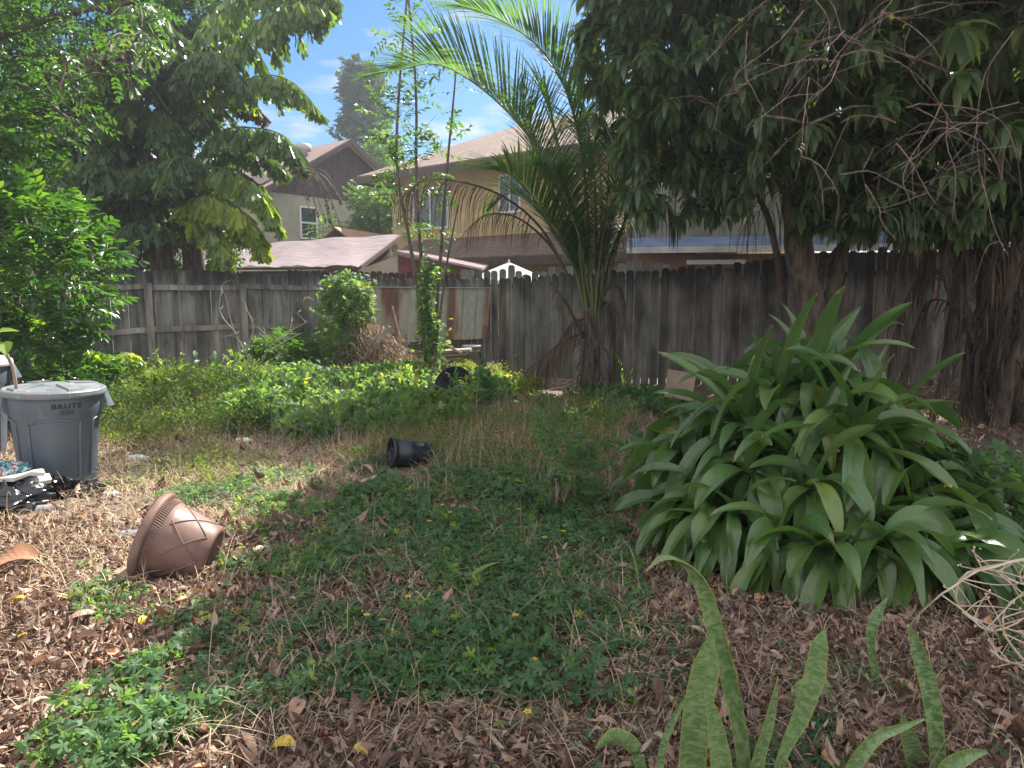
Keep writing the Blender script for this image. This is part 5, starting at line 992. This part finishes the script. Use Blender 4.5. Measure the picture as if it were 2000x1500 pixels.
mb = MB(); mb.slab(ppts((852, 662, 11.6), (902, 688, 11.5), (900, 692, 11.5), (850, 666, 11.6)), (0, .04, 0)); tag(mb.build('lath', WD), 'thin lath sloping down toward the bucket', 'lath')
mb = MB(); mb.slab(ppts((712, 712, 11.2), (746, 738, 11.1), (742, 742, 11.1), (708, 716, 11.2)), (0, .05, 0)); tag(mb.build('lath', WD), 'short broken lath at the foot of the brush pile', 'lath')

# ------------------------------------------------------------------ litter and rubbish around the can
def crumple(c, r, seed, sharp=.35, n=22):
    rg = np.random.default_rng(seed); mb = MB(); th = np.linspace(0, 2*math.pi, n*2, endpoint=False); ph = np.linspace(.05, math.pi-.05, n); V = []
    for p in ph:
        for a in th:
            d = np.array([math.sin(p)*math.cos(a), math.sin(p)*math.sin(a), math.cos(p)]); k = 1+sharp*(float(vnoise(a*2.2, p*3, 1.3, seed))-.5)*2+sharp*.8*abs(float(vnoise(a*6, p*7, 1, seed+1))-.5)*2; V.append(d*k*np.array(r)+np.asarray(c))
    V = np.array(V); V[:, 2] = np.maximum(V[:, 2], .0); m = n*2
    mb.add(V, [[i*m+j, i*m+m+j, i*m+m+(j+1) % m, i*m+(j+1) % m] for i in range(n-1) for j in range(m)]); return mb
FOAM = solid('dirty_white', (.50, .50, .47), (.66, .66, .62), 9, .6); BAG = solid('black_bag_plastic', (.006, .006, .008), (.012, .012, .015), 8, .22, spec=.7, bmp=.5)
for i, (x, y, z, lab) in enumerate([(12, 962, .0, 'lowest dirty white foam slab in the stack at the left edge'), (24, 948, .0, 'middle dirty white foam slab in the stack at the left edge'), (10, 935, .0, 'topmost dirty white foam slab in the stack at the left edge')]):
    g = at(x, y, 4.95-.03*i); mb = MB(); K = 14; o = []
    for k in range(K): a = k*2*math.pi/K; o.append(g+np.array([math.cos(a)*(.25+.03*math.sin(k*3+i)), math.sin(a)*(.17+.02*math.cos(k*5+i)), (.02+.02*(k % 2))*math.sin(a+i)]))
    mb.slab(o, (0.01, 0, .028)); tag(mb.build('foam_slab', FOAM), lab, 'foam slab', 'dirty foam slabs at the left edge')
m, nt, b, o = newmat('printed_film'); f = noise(nt, 9, 3); cc_ = ramp(nt, f, [(.38, (.01, .10, .13)), (.45, (.03, .20, .24)), (.5, (.6, .6, .6)), (.58, (.35, .03, .06)), (.66, (.5, .5, .5))]); lnk(nt, cc_, b.inputs['Base Color']); b.inputs['Roughness'].default_value = .3
g = at(18, 918, 5.0); tag(crumple(g, (.11, .08, .045), 5, .5).build('printed_wrapper', m, smooth=False), 'crumpled teal, white and red printed wrapper on top of the foam slabs', 'wrapper')
g = at(12, 992, 4.75); g[2] = .07; tag(crumple(g, (.24, .18, .11), 6, .35, 30).build('rubbish_bag', BAG, smooth=True), 'black plastic rubbish bag lying below the foam slabs', 'rubbish bag')
g = at(122, 950, 5.05); g[2] = .03; tag(crumple(g, (.2, .12, .075), 7, .75, 34).build('crumpled_bag', BAG, smooth=False), 'torn crumpled black bag at the foot of the lettered trash can', 'bag')
m, nt, b, o = newmat('green_glass'); b.inputs['Base Color'].default_value = (.03, .22, .10, 1); b.inputs['Transmission Weight'].default_value = .55; b.inputs['Roughness'].default_value = .1; GG = m
m, nt, b, o = newmat('clear_plastic'); b.inputs['Base Color'].default_value = (.85, .9, .92, 1); b.inputs['Transmission Weight'].default_value = .75; b.inputs['Roughness'].default_value = .12; CLR = m
m, nt, b, o = newmat('milky_plastic'); b.inputs['Base Color'].default_value = (.72, .74, .72, 1); b.inputs['Transmission Weight'].default_value = .2; b.inputs['Roughness'].default_value = .3; MLK = m
def bottle(name, label, px, py, Y, az, L, r, mat, cap=None, z=None):
    g = at(px, py, Y); g[2] = r+.012 if z is None else z; d = np.array([math.cos(az), math.sin(az), .03]); Mx = axis_frame(-d); t = thing(name, label, 'bottle', (g[0], g[1], 0)); mb = MB(); st_ = g-d*L/2
    mb.lathe([(0, .004), (r*.8, 0), (r, .01)]+[(r*(1-.04*(k % 2)), L*(.08+.06*k)) for k in range(9)]+[(r*.95, L*.66), (r*.5, L*.86), (r*.36, L*.9), (r*.36, L*.96)], Mx, 28, c=st_); mb.build('body', mat, t, smooth=True)
    mb = MB(); mb.lathe([(r*.36, L*.93), (r*.45, L*.93), (r*.45, L), (0, L)], Mx, 16, c=st_); mb.build('cap', cap or WHT, t, smooth=True)
REDC = solid('red_cap', (.5, .02, .06), (.55, .04, .08), 5, .4, bmp=0)
bottle('drink_bottle', 'green plastic bottle with a red cap on the ground below the trash can', 66, 992, 4.72, .1, .20, .035, GG, REDC)
bottle('drink_bottle', 'clear green tinted bottle lying to the right of the red capped one', 100, 992, 4.68, .25, .18, .03, CLR, GG)
bottle('drink_bottle', 'whitish plastic bottle lying on the dry grass right of the trash can', 272, 907, 6.1, .12, .17, .038, MLK)
bottle('drink_bottle', 'dusty clear bottle half hidden behind the tipped brown pot', 262, 1043, 4.12, .05, .2, .036, CLR)
bottle('drink_bottle', 'pale bottle far back in the dry grass before the green weeds', 478, 878, 6.9, .1, .16, .03, MLK)
for px, py, Y, r_, lab in ((212, 957, 5.05, (.07, .04, .025), 'small crushed white cup right of the torn black bag'), (222, 972, 4.95, (.06, .04, .02), 'flattened clear cup just below the crushed white cup')):
    g = at(px, py, Y); g[2] = .02; tag(crumple(g, r_, int(px), .6, 14).build('crushed_cup', FOAM if r_[0] > .065 else CLR), lab, 'cup')
g = at(258, 762, 9.6); g[2] = .12; tag(crumple(g, (.24, .12, .12), 44, .5, 18).build('white_bag', FOAM), 'crumpled whitish bag caught in the weeds behind the trash can', 'bag')
def sheet(name, label, cat, pix, mat, z=.015, th=.006, bend=.0):
    P = np.array([gp(*p) for p in pix]); P[:, 2] = z+bend*rng.random(len(P)); mb = MB(); mb.slab(P, (0, 0, th)); return tag(mb.build(name, mat), label, cat)
sheet('cardboard_piece', 'flat tan cardboard piece under the rim of the tipped brown pot', 'cardboard', [(178, 1138), (232, 1094), (290, 1085), (330, 1100), (268, 1140), (205, 1148)], CARD, .025)
sheet('cardboard_flap', 'small torn cardboard flap beside the clear bottle', 'cardboard', [(236, 1068), (252, 1052), (268, 1055), (276, 1068), (262, 1074)], CARD, .02, .006, .04)
BOOT = solid('palm_boot', (.20, .09, .05), (.34, .18, .11), 9, .8)
g = gp(40, 1115); mb = MB(); strap(mb, [gp(-30, 1135)+[0, 0, .02], gp(15, 1122)+[0, 0, .06], gp(50, 1108)+[0, 0, .07], gp(78, 1100)+[0, 0, .02]], [.05, .11, .12, .03], (0, 1, .3), 14, 7, -.5, .5, 0, .3, .006)
tag(mb.build('bark_piece', BOOT), 'curled reddish brown piece of palm bark at the left edge', 'bark piece')
def stick(label, pix, r, mat='twig', z=.02, name='stick'):
    P = catmull([gp(*p)+np.array([0, 0, z+(p_ % 2)*.01]) for p_, p in enumerate(pix)], 12); mb = MB(); mb.tube(P, np.linspace(r, r*.5, 12), 7, .5); tag(mb.build(name, M_[mat], smooth=True), label, 'stick')
stick('thick weathered stick lying in the straw below the bottles', [(5, 1034), (60, 1022), (110, 1010), (140, 990)], .014, 'bark')
stick('crooked twig lying in the green vine near the middle of the yard', [(855, 1140), (890, 1160), (930, 1190), (965, 1215), (985, 1250)], .007)
stick('pale forked stick in the vine left of the strap leaved clump', [(1108, 1302), (1130, 1262), (1158, 1232), (1215, 1195)], .009)
stick('long pale twig on the straw left of the tipped pot', [(110, 1085), (150, 1065), (190, 1045), (215, 1035)], .005)
stick('thin pale cane lying across the foot of the tipped pot', [(238, 1152), (300, 1137), (350, 1128), (400, 1131)], .003, 'twig', .05)
stick('thin stem arching over the leaf litter at the bottom', [(370, 1405), (440, 1380), (490, 1340)], .003, 'twig', .05)
stick('short grey twig among the litter at the lower left', [(175, 1300), (195, 1260), (212, 1230)], .006, 'twig', .03)
# bare branch and small woody weed by the left fence
q = G(505, 742); t = thing('dead_shrub', 'dead grey shrub with forked bare branches in front of the left fence', 'shrub', q); mb = MB(); Y = q[1]-1.2
for pts in [((503, 745), (512, 700), (545, 660), (597, 630)), ((503, 740), (480, 690), (455, 640), (440, 575)), ((503, 720), (520, 690), (515, 640)), ((540, 665), (565, 650), (570, 610)), ((480, 690), (495, 640), (480, 600)), ((500, 735), (470, 690), (462, 650)), ((460, 650), (430, 610), (432, 560)), ((520, 690), (560, 665), (590, 650))]:
    P = catmull([at(x, y, Y) for x, y in pts], 10); mb.tube(P, np.linspace(.014, .004, 10), 6, .5)
    for k in range(4): p = P[rng.integers(3, 10)]; d = rdir(1, .6)[0]*rng.uniform(.1, .3); mb.tube([p, p+d*.5+rng.normal(size=3)*.02, p+d], [.004, .003, .0015], 3, .5)
mb.build('branches', solid('grey_branch', (.25, .22, .18), (.42, .38, .31), 15, .8), t, smooth=True)

# ------------------------------------------------------------------ small plants
def rosette(name, label, c, n, L, W, mat, el=(.2, 1.1), g=1.6, vb=.5, prof='lance', lean=None, wav=.03):
    t = thing(name, label, 'plant', c); a = np.arange(n)*2.4+rng.random(n)*.4; e = rng.uniform(el[0], el[1], n); d = np.stack([np.cos(a)*np.cos(e), np.sin(a)*np.cos(e), np.sin(e)], -1); mb = MB()
    ribbons(mb, np.tile(c, (n, 1))+np.array([0, 0, .02]), d, g, L*rng.uniform(.7, 1.1, n), W, prof, 7, 5, .25, np.clip(vb+rng.normal(size=n)*.1, 0, 1), 0, wav=wav); mb.build('leaves', M_[mat], t, smooth=True)
rosette('young_plant', 'little bright green plant with a few broad leaves in front of the black pot', G(855, 965), 9, .17, .05, 'light', vb=.85)
rosette('young_plant', 'young plant with three bright wavy leaves left of the forked stick', G(1092, 1215), 5, .20, .06, 'light', vb=.75, el=(.1, .6))
rosette('young_plant', 'pair of ribbed palm seedling leaves standing in the middle of the vine', G(905, 1145), 3, .24, .055, 'strap', vb=.7, el=(.7, 1.1), g=1)
rosette('young_plant', 'dark broad leaved weed growing left of the strap leaved clump', G(1190, 975), 16, .28, .075, 'mango', vb=.55, el=(.2, 1.3))
rosette('young_plant', 'tuft of dark grassy leaves at the foot of the palm seedling', G(1235, 845), 16, .35, .03, 'mango', vb=.6, el=(.6, 1.3), prof='grass')
rosette('young_plant', 'yellow green weed sprouting at the foot of the dark fence right of the bucket', G(1042, 775), 9, .25, .07, 'light', vb=.9, el=(.3, 1.3))
def bush(name, label, c, r, n, tpl, size, mat, vb, cat='bush', stems=5):
    t = thing(name, label, cat, (c[0], c[1], 0)); P, D = blobs(n, [tuple(c)+tuple(r)], .4); k = P[:, 2] > gh(P[:, 0], P[:, 1])+.01; P, D = P[k], D[k]; mb = MB()
    nodes = [np.array([c[0]+rng.normal()*.03, c[1], c[2]*q]) for q in (0, .3, .6, .9)]; mb.tube([(c[0], c[1], -.02), (c[0]+.01, c[1], c[2]*.5), (c[0], c[1], c[2])], [.015, .012, .006], 6, .5, 1)
    twigs(mb, nodes, P[::max(1, len(P)//60)], .006, .002, mat=1); sprigs(mb, tpl, P, D+np.array([0, 0, .3]), size, vb=vb, vs=.15); mb.build('foliage', [M_[mat], M_['twig']], t)
c = at(672, 600, 12.); t = thing('vine_mound', 'column of bright green vine smothering a stump between the fences', 'vine', (c[0], c[1], 0))
P, D = blobs(1500, [tuple(at(x, y, 12.))+(r_, .25, r_*.8) for x, y, r_ in ((648, 566, .2), (690, 560, .25), (708, 575, .16), (662, 590, .28), (690, 610, .26), (650, 640, .26), (680, 660, .3), (712, 600, .1), (640, 600, .12), (668, 552, .14))], .3)
P = P+rng.normal(size=P.shape)*.05*(1+2*(rng.random(len(P)) < .12))[:, None]; mb = MB(); sprigs(mb, [LOBED], P, D*np.array([1, 1, .3])+np.array([0, -.3, -.5]), rng.uniform(.05, .12, 1500), vb=.66, jit=.6); mb.tube([(c[0], c[1], -.02), (c[0]+.03, c[1], .8), (c[0], c[1], 1.5)], [.05, .04, .03], 8, .5, 1)
nodes = [np.array([c[0]+.02, c[1], z]) for z in np.linspace(0, 1.5, 8)]; twigs(mb, nodes, P[::12], .006, .002, mat=1); mb.build('foliage', [M_['vine'], M_['twig']], t)
c = at(655, 660, 11.7); bush('vine_mound', 'paler vine spilling over the left end of the brush pile', (c[0], c[1], .5), (.5, .35, .35), 700, [LOBED], .07, 'vine', .72, 'vine')
c = at(228, 705, 8.4); t = thing('fishtail_seedling', 'low yellow green fishtail palm seedling between the glossy shrub and the fence', 'plant', (c[0], c[1], 0)); mb = MB()
for pts in [((215, 770), (205, 720), (240, 690), (275, 705)), ((210, 770), (190, 710), (175, 690), (165, 705)), ((216, 770), (230, 730), (210, 700), (190, 705)), ((218, 770), (245, 735), (290, 720), (310, 735))]:
    fish_frond(mb, [at(x, y, 8.4) for x, y in pts], r=.008, plen=.16, npin=6, start=.5, lf=.14, vb=.92, hang=.7)
mb.build('fronds', [M_['fish'], M_['palmstem']], t)
q = G(325, 745); bush('bush', 'small broad leaved green bush at the foot of the left fence', (q[0]-.0, q[1]-2.2, .3), (.5, .3, .28), 300, T_SHRUB, .7, 'shrub', .6)
q = G(560, 745); bush('bush', 'light green bush growing against the corner of the left fence', (q[0]+.15, q[1]-.6, .42), (.55, .3, .32), 500, T_LIGHT, 1., 'light', .6)
q = G(1085, 1000); bush('bush', 'dark leafy weed standing in the shade left of the strap leaved clump', (q[0], q[1], .24), (.17, .15, .26), 90, T_LIGHT, .9, 'vine', .5)
q = G(1800, 1000); bush('bush', 'shaded vine with lobed leaves climbing the right side of the strap leaved clump', (2.55, 3.75, .36), (.35, .2, .3), 420, [LOBED], .07, 'vine', .35)

# ------------------------------------------------------------------ ground stuff
for px, py, er in ((770, 922, .2), (800, 905, .2), (745, 935, .2), (775, 935, .2), (815, 925, .18), (125, 945, .33), (310, 1120, .2), (370, 1105, .16), (60, 1000, .22), (130, 965, .16), (890, 785, .36), (890, 805, .3)): g_ = gp(px, py); EXC.append((g_[0], g_[1], er))
def stuffobj(mb, name, mats, label): return tag(mb.build(name, mats, smooth=False), label, None, None, 'stuff')
# leaf litter
near = [(-3.4, 1.2), (3.6, 1.2), (4.6, 4.4), (-3.2, 4.4)]
x, y = scatter(near, 3300); wgt = np.clip(1.15-.55*sstep(3.2, 4.2, y)*(x < 1), 0, 1); k = rng.random(len(x)) < wgt; x, y = x[k], y[k]
x2, y2 = scatter([(-5, 4.3), (8, 4.3), (9, 11), (-6, 8)], 170); x, y = np.append(x, x2), np.append(y, y2); n = len(x)
mb = MB(); P = np.stack([x, y, gh(x, y)+rng.random(n)**1.5*.05+.004], -1); sz = np.clip(np.exp(rng.normal(size=n)*.42)*.85, .3, 2.3)*np.where(y > 4.3, 1.5, 1)
ribbons(mb, P, rdir(n, 0)*np.array([1, 1, .35])+np.array([0, 0, .12]), rng.normal(size=n)*2.4, .044*sz, .017*sz*rng.uniform(.5, 1.3, n), 'lance', 4, 3, .95, rng.random(n), 0, roll=rng.uniform(-3.1, 3.1, n)[:, None]+rng.normal(size=n)[:, None]*np.linspace(0, 1.2, 5)[None])
n2 = 260; x, y = rng.uniform(-3, 3.5, n2), rng.uniform(1.3, 5, n2); P = np.stack([x, y, gh(x, y)+.04], -1)
ribbons(mb, P, rdir(n2, 0)*np.array([1, 1, .2]), 1.2, rng.uniform(.08, .14, n2), rng.uniform(.035, .055, n2), 'lance', 6, 5, .5, rng.random(n2), 0, roll=rng.normal(size=n2)*.5)
stuffobj(mb, 'leaf_litter', M_['litter'], 'curled dry brown leaves covering the ground')
# straw
mb = MB()
straw1 = gpoly([(-250, 1180), (-250, 880), (60, 860), (200, 840), (480, 845), (700, 860), (760, 930), (560, 985), (440, 1050), (330, 1150), (100, 1190)])
straw2 = gpoly([(960, 790), (1350, 775), (1420, 900), (1330, 1300), (1180, 1330), (1120, 1000)])
for poly, dens, L0, vb in ((straw1, 3300, .13, .6), (straw2, 1300, .16, .4)):
    x, y = scatter(poly, dens, 1.7, .1, .5, 11); n = len(x); P = np.stack([x, y, gh(x, y)+rng.random(n)**2*.07], -1)
    ribbons(mb, P, rdir(n, .15)*np.array([1, 1, .6]), rng.uniform(.5, 4, n), rng.uniform(.5, 1.5, n)*L0, .0042, 'grass', 4, 2, 0, np.clip(vb+rng.normal(size=n)*.25, 0, 1))
x, y = scatter([(-3.4, 1.4), (5, 1.4), (8.5, 9), (-5.5, 9)], 260); n = len(x); P = np.stack([x, y, gh(x, y)+rng.random(n)**2*.09], -1)
ribbons(mb, P, rdir(n, .2)*np.array([1, 1, .6]), rng.uniform(.5, 3, n), rng.uniform(.08, .35, n), .0030, 'grass', 6, 2, 0, np.clip(.45+rng.normal(size=n)*.25, 0, 1))
x, y = scatter(gpoly([(1230, 1500), (1200, 1250), (1350, 1180), (1900, 1250), (1900, 1500)]), 2000); n = len(x); P = np.stack([x, y, gh(x, y)+rng.random(n)**2*.08], -1)
ribbons(mb, P, rdir(n, .15)*np.array([1, 1, .6]), rng.uniform(.5, 3, n), rng.uniform(.06, .22, n), .0026, 'grass', 5, 2, 0, np.clip(.4+rng.normal(size=n)*.25, 0, 1))
x, y = scatter(gpoly([(300, 1500), (560, 1150), (760, 935), (1180, 950), (1270, 1230), (1240, 1500)]), 900, 2.2, .2, .6, 77); n = len(x); P = np.stack([x, y, gh(x, y)+rng.random(n)*.12], -1)
ribbons(mb, P, rdir(n, .2)*np.array([1, 1, .5]), rng.uniform(.5, 3, n), rng.uniform(.08, .28, n), .0026, 'grass', 5, 2, 0, np.clip(.5+rng.normal(size=n)*.25, 0, 1))
stuffobj(mb, 'dry_grass', M_['straw'], 'matted straw coloured dry grass')
# low lobed vine
mb = MB()
def vinecover(poly, dens, size, h, vb, nz=1.3, lo=.25, hi=.5, seed=21, tilt=.55, mat=0):
    x, y = scatter(poly, dens, nz, lo, hi, seed); n = len(x); z = gh(x, y)+.02+h*(.25+.9*vnoise(x, y, 3.1, seed+3))*rng.random(n)**.6
    d = rdir(n)*np.array([1, 1, .45]); up = np.array([0, -.2, 1.])+rng.normal(size=(n, 3))*tilt
    mb.inst(LOBED, frames(d, up), np.stack([x, y, z], -1), size*rng.uniform(.6, 1.35, n), np.clip(vb+rng.normal(size=n)*.15+(rng.random(n) < .02)*.5, 0, 1), mat)
G1 = gpoly([(20, 1560), (120, 1420), (260, 1330), (420, 1240), (560, 1150), (600, 1110), (640, 1010), (760, 935), (900, 925), (1180, 950), (1240, 1080), (1270, 1230), (1240, 1390), (1000, 1380), (760, 1370), (620, 1370), (480, 1420), (330, 1470), (250, 1560)])
vinecover(G1, 2600, .034, .08, .52, 2.6, .34, .68); vinecover(G1, 1400, .046, .12, .45, 4.2, .42, .62, 23, .8); vinecover(G1, 2000, .022, .06, .62, 3.3, .32, .72, 24, .7)
vinecover(gpoly([(420, 1170), (430, 1060), (480, 990), (560, 985), (650, 1010), (680, 1100), (600, 1190), (480, 1200)]), 3400, .034, .09, .68, 3.2, .2, .7, 31)  # strip of paler leaves, its sunlight put into the leaf value
vinecover(gpoly([(130, 1190), (150, 1120), (230, 1150), (330, 1165), (420, 1190), (520, 1180), (500, 1230), (300, 1250), (200, 1240)]), 2600, .033, .07, .66, 3.5, .3, .7, 33)
vinecover(gpoly([(1240, 1500), (1230, 1200), (1500, 1160), (2050, 1150), (2050, 1560), (1240, 1560)]), 1900, .034, .07, .40, 3.2, .4, .7, 35)
vinecover(gpoly([(560, 1450), (560, 1380), (1100, 1370), (1250, 1400), (1300, 1560), (500, 1560)]), 1200, .03, .05, .45, 3.2, .4, .75, 36)
vinecover(gpoly([(300, 1000), (460, 930), (760, 900), (900, 880), (1300, 860), (1300, 1000), (800, 960), (500, 1010)]), 1500, .034, .11, .45, 2.6, .3, .7, 37)
vinecover(gpoly([(190, 900), (430, 900), (640, 960), (430, 1080), (300, 1000), (200, 960)]), 500, .036, .06, .65, 3., .35, .7, 38)
x, y = scatter(G1, 260, 1.5, .2, .4, 21); n = len(x); st = np.stack([x, y, gh(x, y)+.01], -1); ribbons(mb, st, rdir(n, .7), 1.8, rng.uniform(.1, .22, n), .0025, 'grass', 5, 2, 0, .5, 1)
stuffobj(mb, 'ground_vine', [M_['vine'], M_['palmstem']], 'low green vine with deeply lobed leaves creeping over the litter')
# taller weeds
mb = MB(); T_W = [cluster(t_leaf(2, .5, .2, .2), 9, .10, .032, s) for s in (21, 22, 23)]; T_B = [cluster(t_leaf(2, .75, .2, .3), 5, .10, .085, s) for s in (31, 32)]
def weeds(poly, dens, h, tpl, size, vb, mat, nz=1.2, lo=.2, hi=.45, seed=50, stem=.25, dry=0.):
    x, y = scatter(poly, dens, nz, lo, hi, seed); n = len(x); hm = h*(.15+1.5*(.7*vnoise(x, y, 1.9, seed+2)+.3*vnoise(x, y, 5.3, seed+4))**1.6); z = gh(x, y)+hm*rng.random(n)**.55+.02
    P = np.stack([x, y, z], -1); sprigs(mb, tpl, P, np.array([0, 0, 1.])+rng.normal(size=(n, 3))*.5, size, vb=vb, vs=.16, mat=mat)
    k = rng.random(n) < stem; m_ = k.sum(); B = P[k].copy(); B[:, 2] = gh(B[:, 0], B[:, 1]); ribbons(mb, B, rdir(m_, 1.6), .6, hm[k]*rng.uniform(.8, 1.5, m_), .004, 'grass', 4, 2, 0, rng.random(m_), 2)
weeds(gpoly([(180, 868), (150, 800), (200, 772), (330, 765), (520, 765), (540, 862), (400, 872)]), 600, .42, T_W, 1.2, .42, 1, seed=50, lo=.1, hi=.3, stem=.5)
weeds(gpoly([(430, 850), (500, 780), (560, 758), (700, 752), (850, 762), (930, 790), (1010, 780), (1000, 800), (860, 830), (720, 872), (600, 872)]), 520, .30, T_B, 1., .62, 0, seed=60, lo=.25, hi=.6)
weeds(gpoly([(480, 850), (560, 760), (860, 760), (1000, 770), (1060, 792), (880, 850), (700, 880)]), 480, .26, [LOBED], .08, .6, 0, seed=62, lo=.25, hi=.6)
weeds(gpoly([(880, 775), (900, 745), (960, 750), (1060, 785), (1000, 800)]), 700, .3, T_W, 1.2, .85, 1, seed=64, lo=.1, hi=.3)
weeds(gpoly([(620, 905), (700, 850), (880, 820), (1150, 800), (1230, 830), (1180, 930), (900, 935), (720, 925)]), 240, .24, T_W, .85, .6, 1, seed=70, lo=.15, hi=.45, stem=1.)
weeds(gpoly([(170, 930), (190, 865), (540, 862), (620, 900), (420, 990), (250, 960)]), 130, .12, T_W, .9, .7, 1, seed=72, lo=.4, hi=.6)
weeds(gpoly([(1120, 960), (1300, 880), (1300, 1100), (1180, 1100)]), 100, .3, T_B, .8, .35, 0, seed=74, lo=.4, hi=.6)
weeds(gpoly([(1000, 790), (1130, 770), (1400, 790), (1400, 860), (1100, 850)]), 160, .16, T_B, .8, .4, 0, seed=76, lo=.45, hi=.6)
x, y = scatter(gpoly([(620, 915), (700, 845), (880, 815), (1150, 790), (1280, 820), (1200, 950), (900, 940), (720, 930)]), 2600); n = len(x); P = np.stack([x, y, gh(x, y)], -1)
ribbons(mb, P, rdir(n, .9), rng.uniform(.3, 2, n), rng.uniform(.10, .36, n), .004, 'grass', 5, 2, 0, rng.random(n)*.8, 2)
x, y = scatter(gpoly([(180, 870), (150, 790), (330, 760), (640, 745), (1050, 780), (700, 880)]), 520); n = len(x); P = np.stack([x, y, gh(x, y)], -1)
ribbons(mb, P, rdir(n, 1.1), rng.uniform(.3, 2, n), rng.uniform(.2, .6, n), .004, 'grass', 5, 2, 0, rng.random(n), 2)
stuffobj(mb, 'weeds', [M_['vine'], M_['weed'], M_['straw']], 'knee high tangle of green weeds and dry stems')
# a few leggy upright shoots standing above the weeds
t = thing('leggy_weed', 'loose group of leggy green shoots standing above the weeds by the brush pile', 'weed', G(600, 800)); mb = MB()
for i in range(60):
    p = G(rng.uniform(250, 1000), rng.uniform(768, 850)); h_ = rng.uniform(.3, .75); q = p+np.array([rng.normal()*.12, rng.normal()*.1, h_]); P = catmull([p, (p+q)/2+rng.normal(size=3)*.03, q], 9); mb.tube(P, np.linspace(.006, .002, 9), 4, .5, 1)
    k = rng.integers(2, 9, 11); sprigs(mb, [t_leaf(3, .6, .2, .3)], P[k], rdir(11, .1), rng.uniform(.05, .11), vb=rng.uniform(.4, .9))
mb.build('shoots', [M_['vine'], M_['twig']], t)
# flowers and single bright leaves
def flower(c, s=.03):
    mb = MB(); a = np.arange(5)*2*math.pi/5+rng.random(); tpl = t_leaf(2, .75, .1, .15); d = np.stack([np.cos(a), np.sin(a), np.full(5, .35)], -1)
    mb.inst(tpl, frames(d, np.tile([[0, 0, 1.]], (5, 1))), np.tile(c, (5, 1)), s*.62, .8); mb.lathe([(0, 0), (.004, .002), (.003, .007), (0, .008)], seg=8, c=c, val=.0); return mb.build('yellow_flower', M_['yellow'])
for x, y in [(865, 995), (879, 1012), (839, 1031), (886, 995), (1012, 995), (1064, 1063), (1100, 1050), (797, 1178), (717, 1215), (1007, 1218), (1043, 1304), (925, 1306), (1030, 1411)]:
    p = gp(x, y+18); p[2] = gh(p[0], p[1])+.11; tag(flower(p), 'small yellow five petalled flower on the low green vine', 'flower', 'yellow flowers on the ground vine')
for x, y, s, lab, nm in [(47, 1186, .085, 'bright yellow fallen leaf on the litter at the left edge', 'yellow'), (110, 1184, .06, 'orange fallen leaf just right of the bright yellow one', 'litter'), (286, 1226, .06, 'yellow fallen leaf at the edge of the vine below the tipped pot', 'yellow'),
    (54, 1262, .05, 'small orange yellow leaf on the litter below the bright yellow leaf', 'yellow'), (575, 1476, .09, 'curled yellow and brown leaf on the litter at the bottom edge', 'yellow'), (692, 1472, .06, 'small dull yellow leaf right of the curled yellow and brown one', 'yellow'),
    (1846, 952, .05, 'yellow flower like leaf among the vine on the strap leaved clump', 'yellow'), (705, 925, .14, 'long orange brown dead leaf on the sunny edge of the straw', 'litter'), (590, 1385, .10, 'broad reddish dead leaf at the edge of the vine near the bottom', 'litter')]:
    p = gp(x, y); p[2] = gh(p[0], p[1])+.055
    if x == 1846: p = at(1846, 952, 3.35)
    mb = MB(); ribbons(mb, p[None], np.array([[rng.normal(), rng.normal()*.5, .1]]), 1.5, s, s*.55, 'lance', 7, 5, .35, .95 if nm == 'litter' else .3+.5*rng.random(), 0, roll=np.array([rng.normal()*.3])); tag(mb.build('fallen_leaf', M_[nm]), lab, 'leaf')
for x, y, s, lab in [(998, 1398, .05, 'upper pale silvery green leaf low in the litter at the bottom'), (970, 1403, .045, 'left pale silvery green leaf low in the litter at the bottom'), (992, 1438, .06, 'lower pale silvery green leaf low in the litter at the bottom')]:
    p = gp(x, y+10); p[2] = .06; mb = MB(); ribbons(mb, p[None], np.array([[rng.normal(), -.3, .5]]), 1.2, s, s*.5, 'lance', 6, 5, .3, .9, 0); tag(mb.build('pale_leaf', M_['weed']), lab, 'leaf')
# thin humid air
mb = MB(); mb.box((0, 30, 9), (140, 90, 20.5)); hz = mb.build('haze', [])
m = bpy.data.materials.new('humid_air'); m.use_nodes = True; nt = m.node_tree; nt.nodes.clear(); o = N(nt, 'ShaderNodeOutputMaterial'); v = N(nt, 'ShaderNodeVolumePrincipled')
v.inputs['Color'].default_value = (.86, .92, 1, 1); v.inputs['Density'].default_value = .0019; v.inputs['Anisotropy'].default_value = .55
lnk(nt, v.outputs[0], o.inputs['Volume']); hz.data.materials.clear(); hz.data.materials.append(m); tag(hz, 'thin sunlit haze filling the yard', None, None, 'stuff')
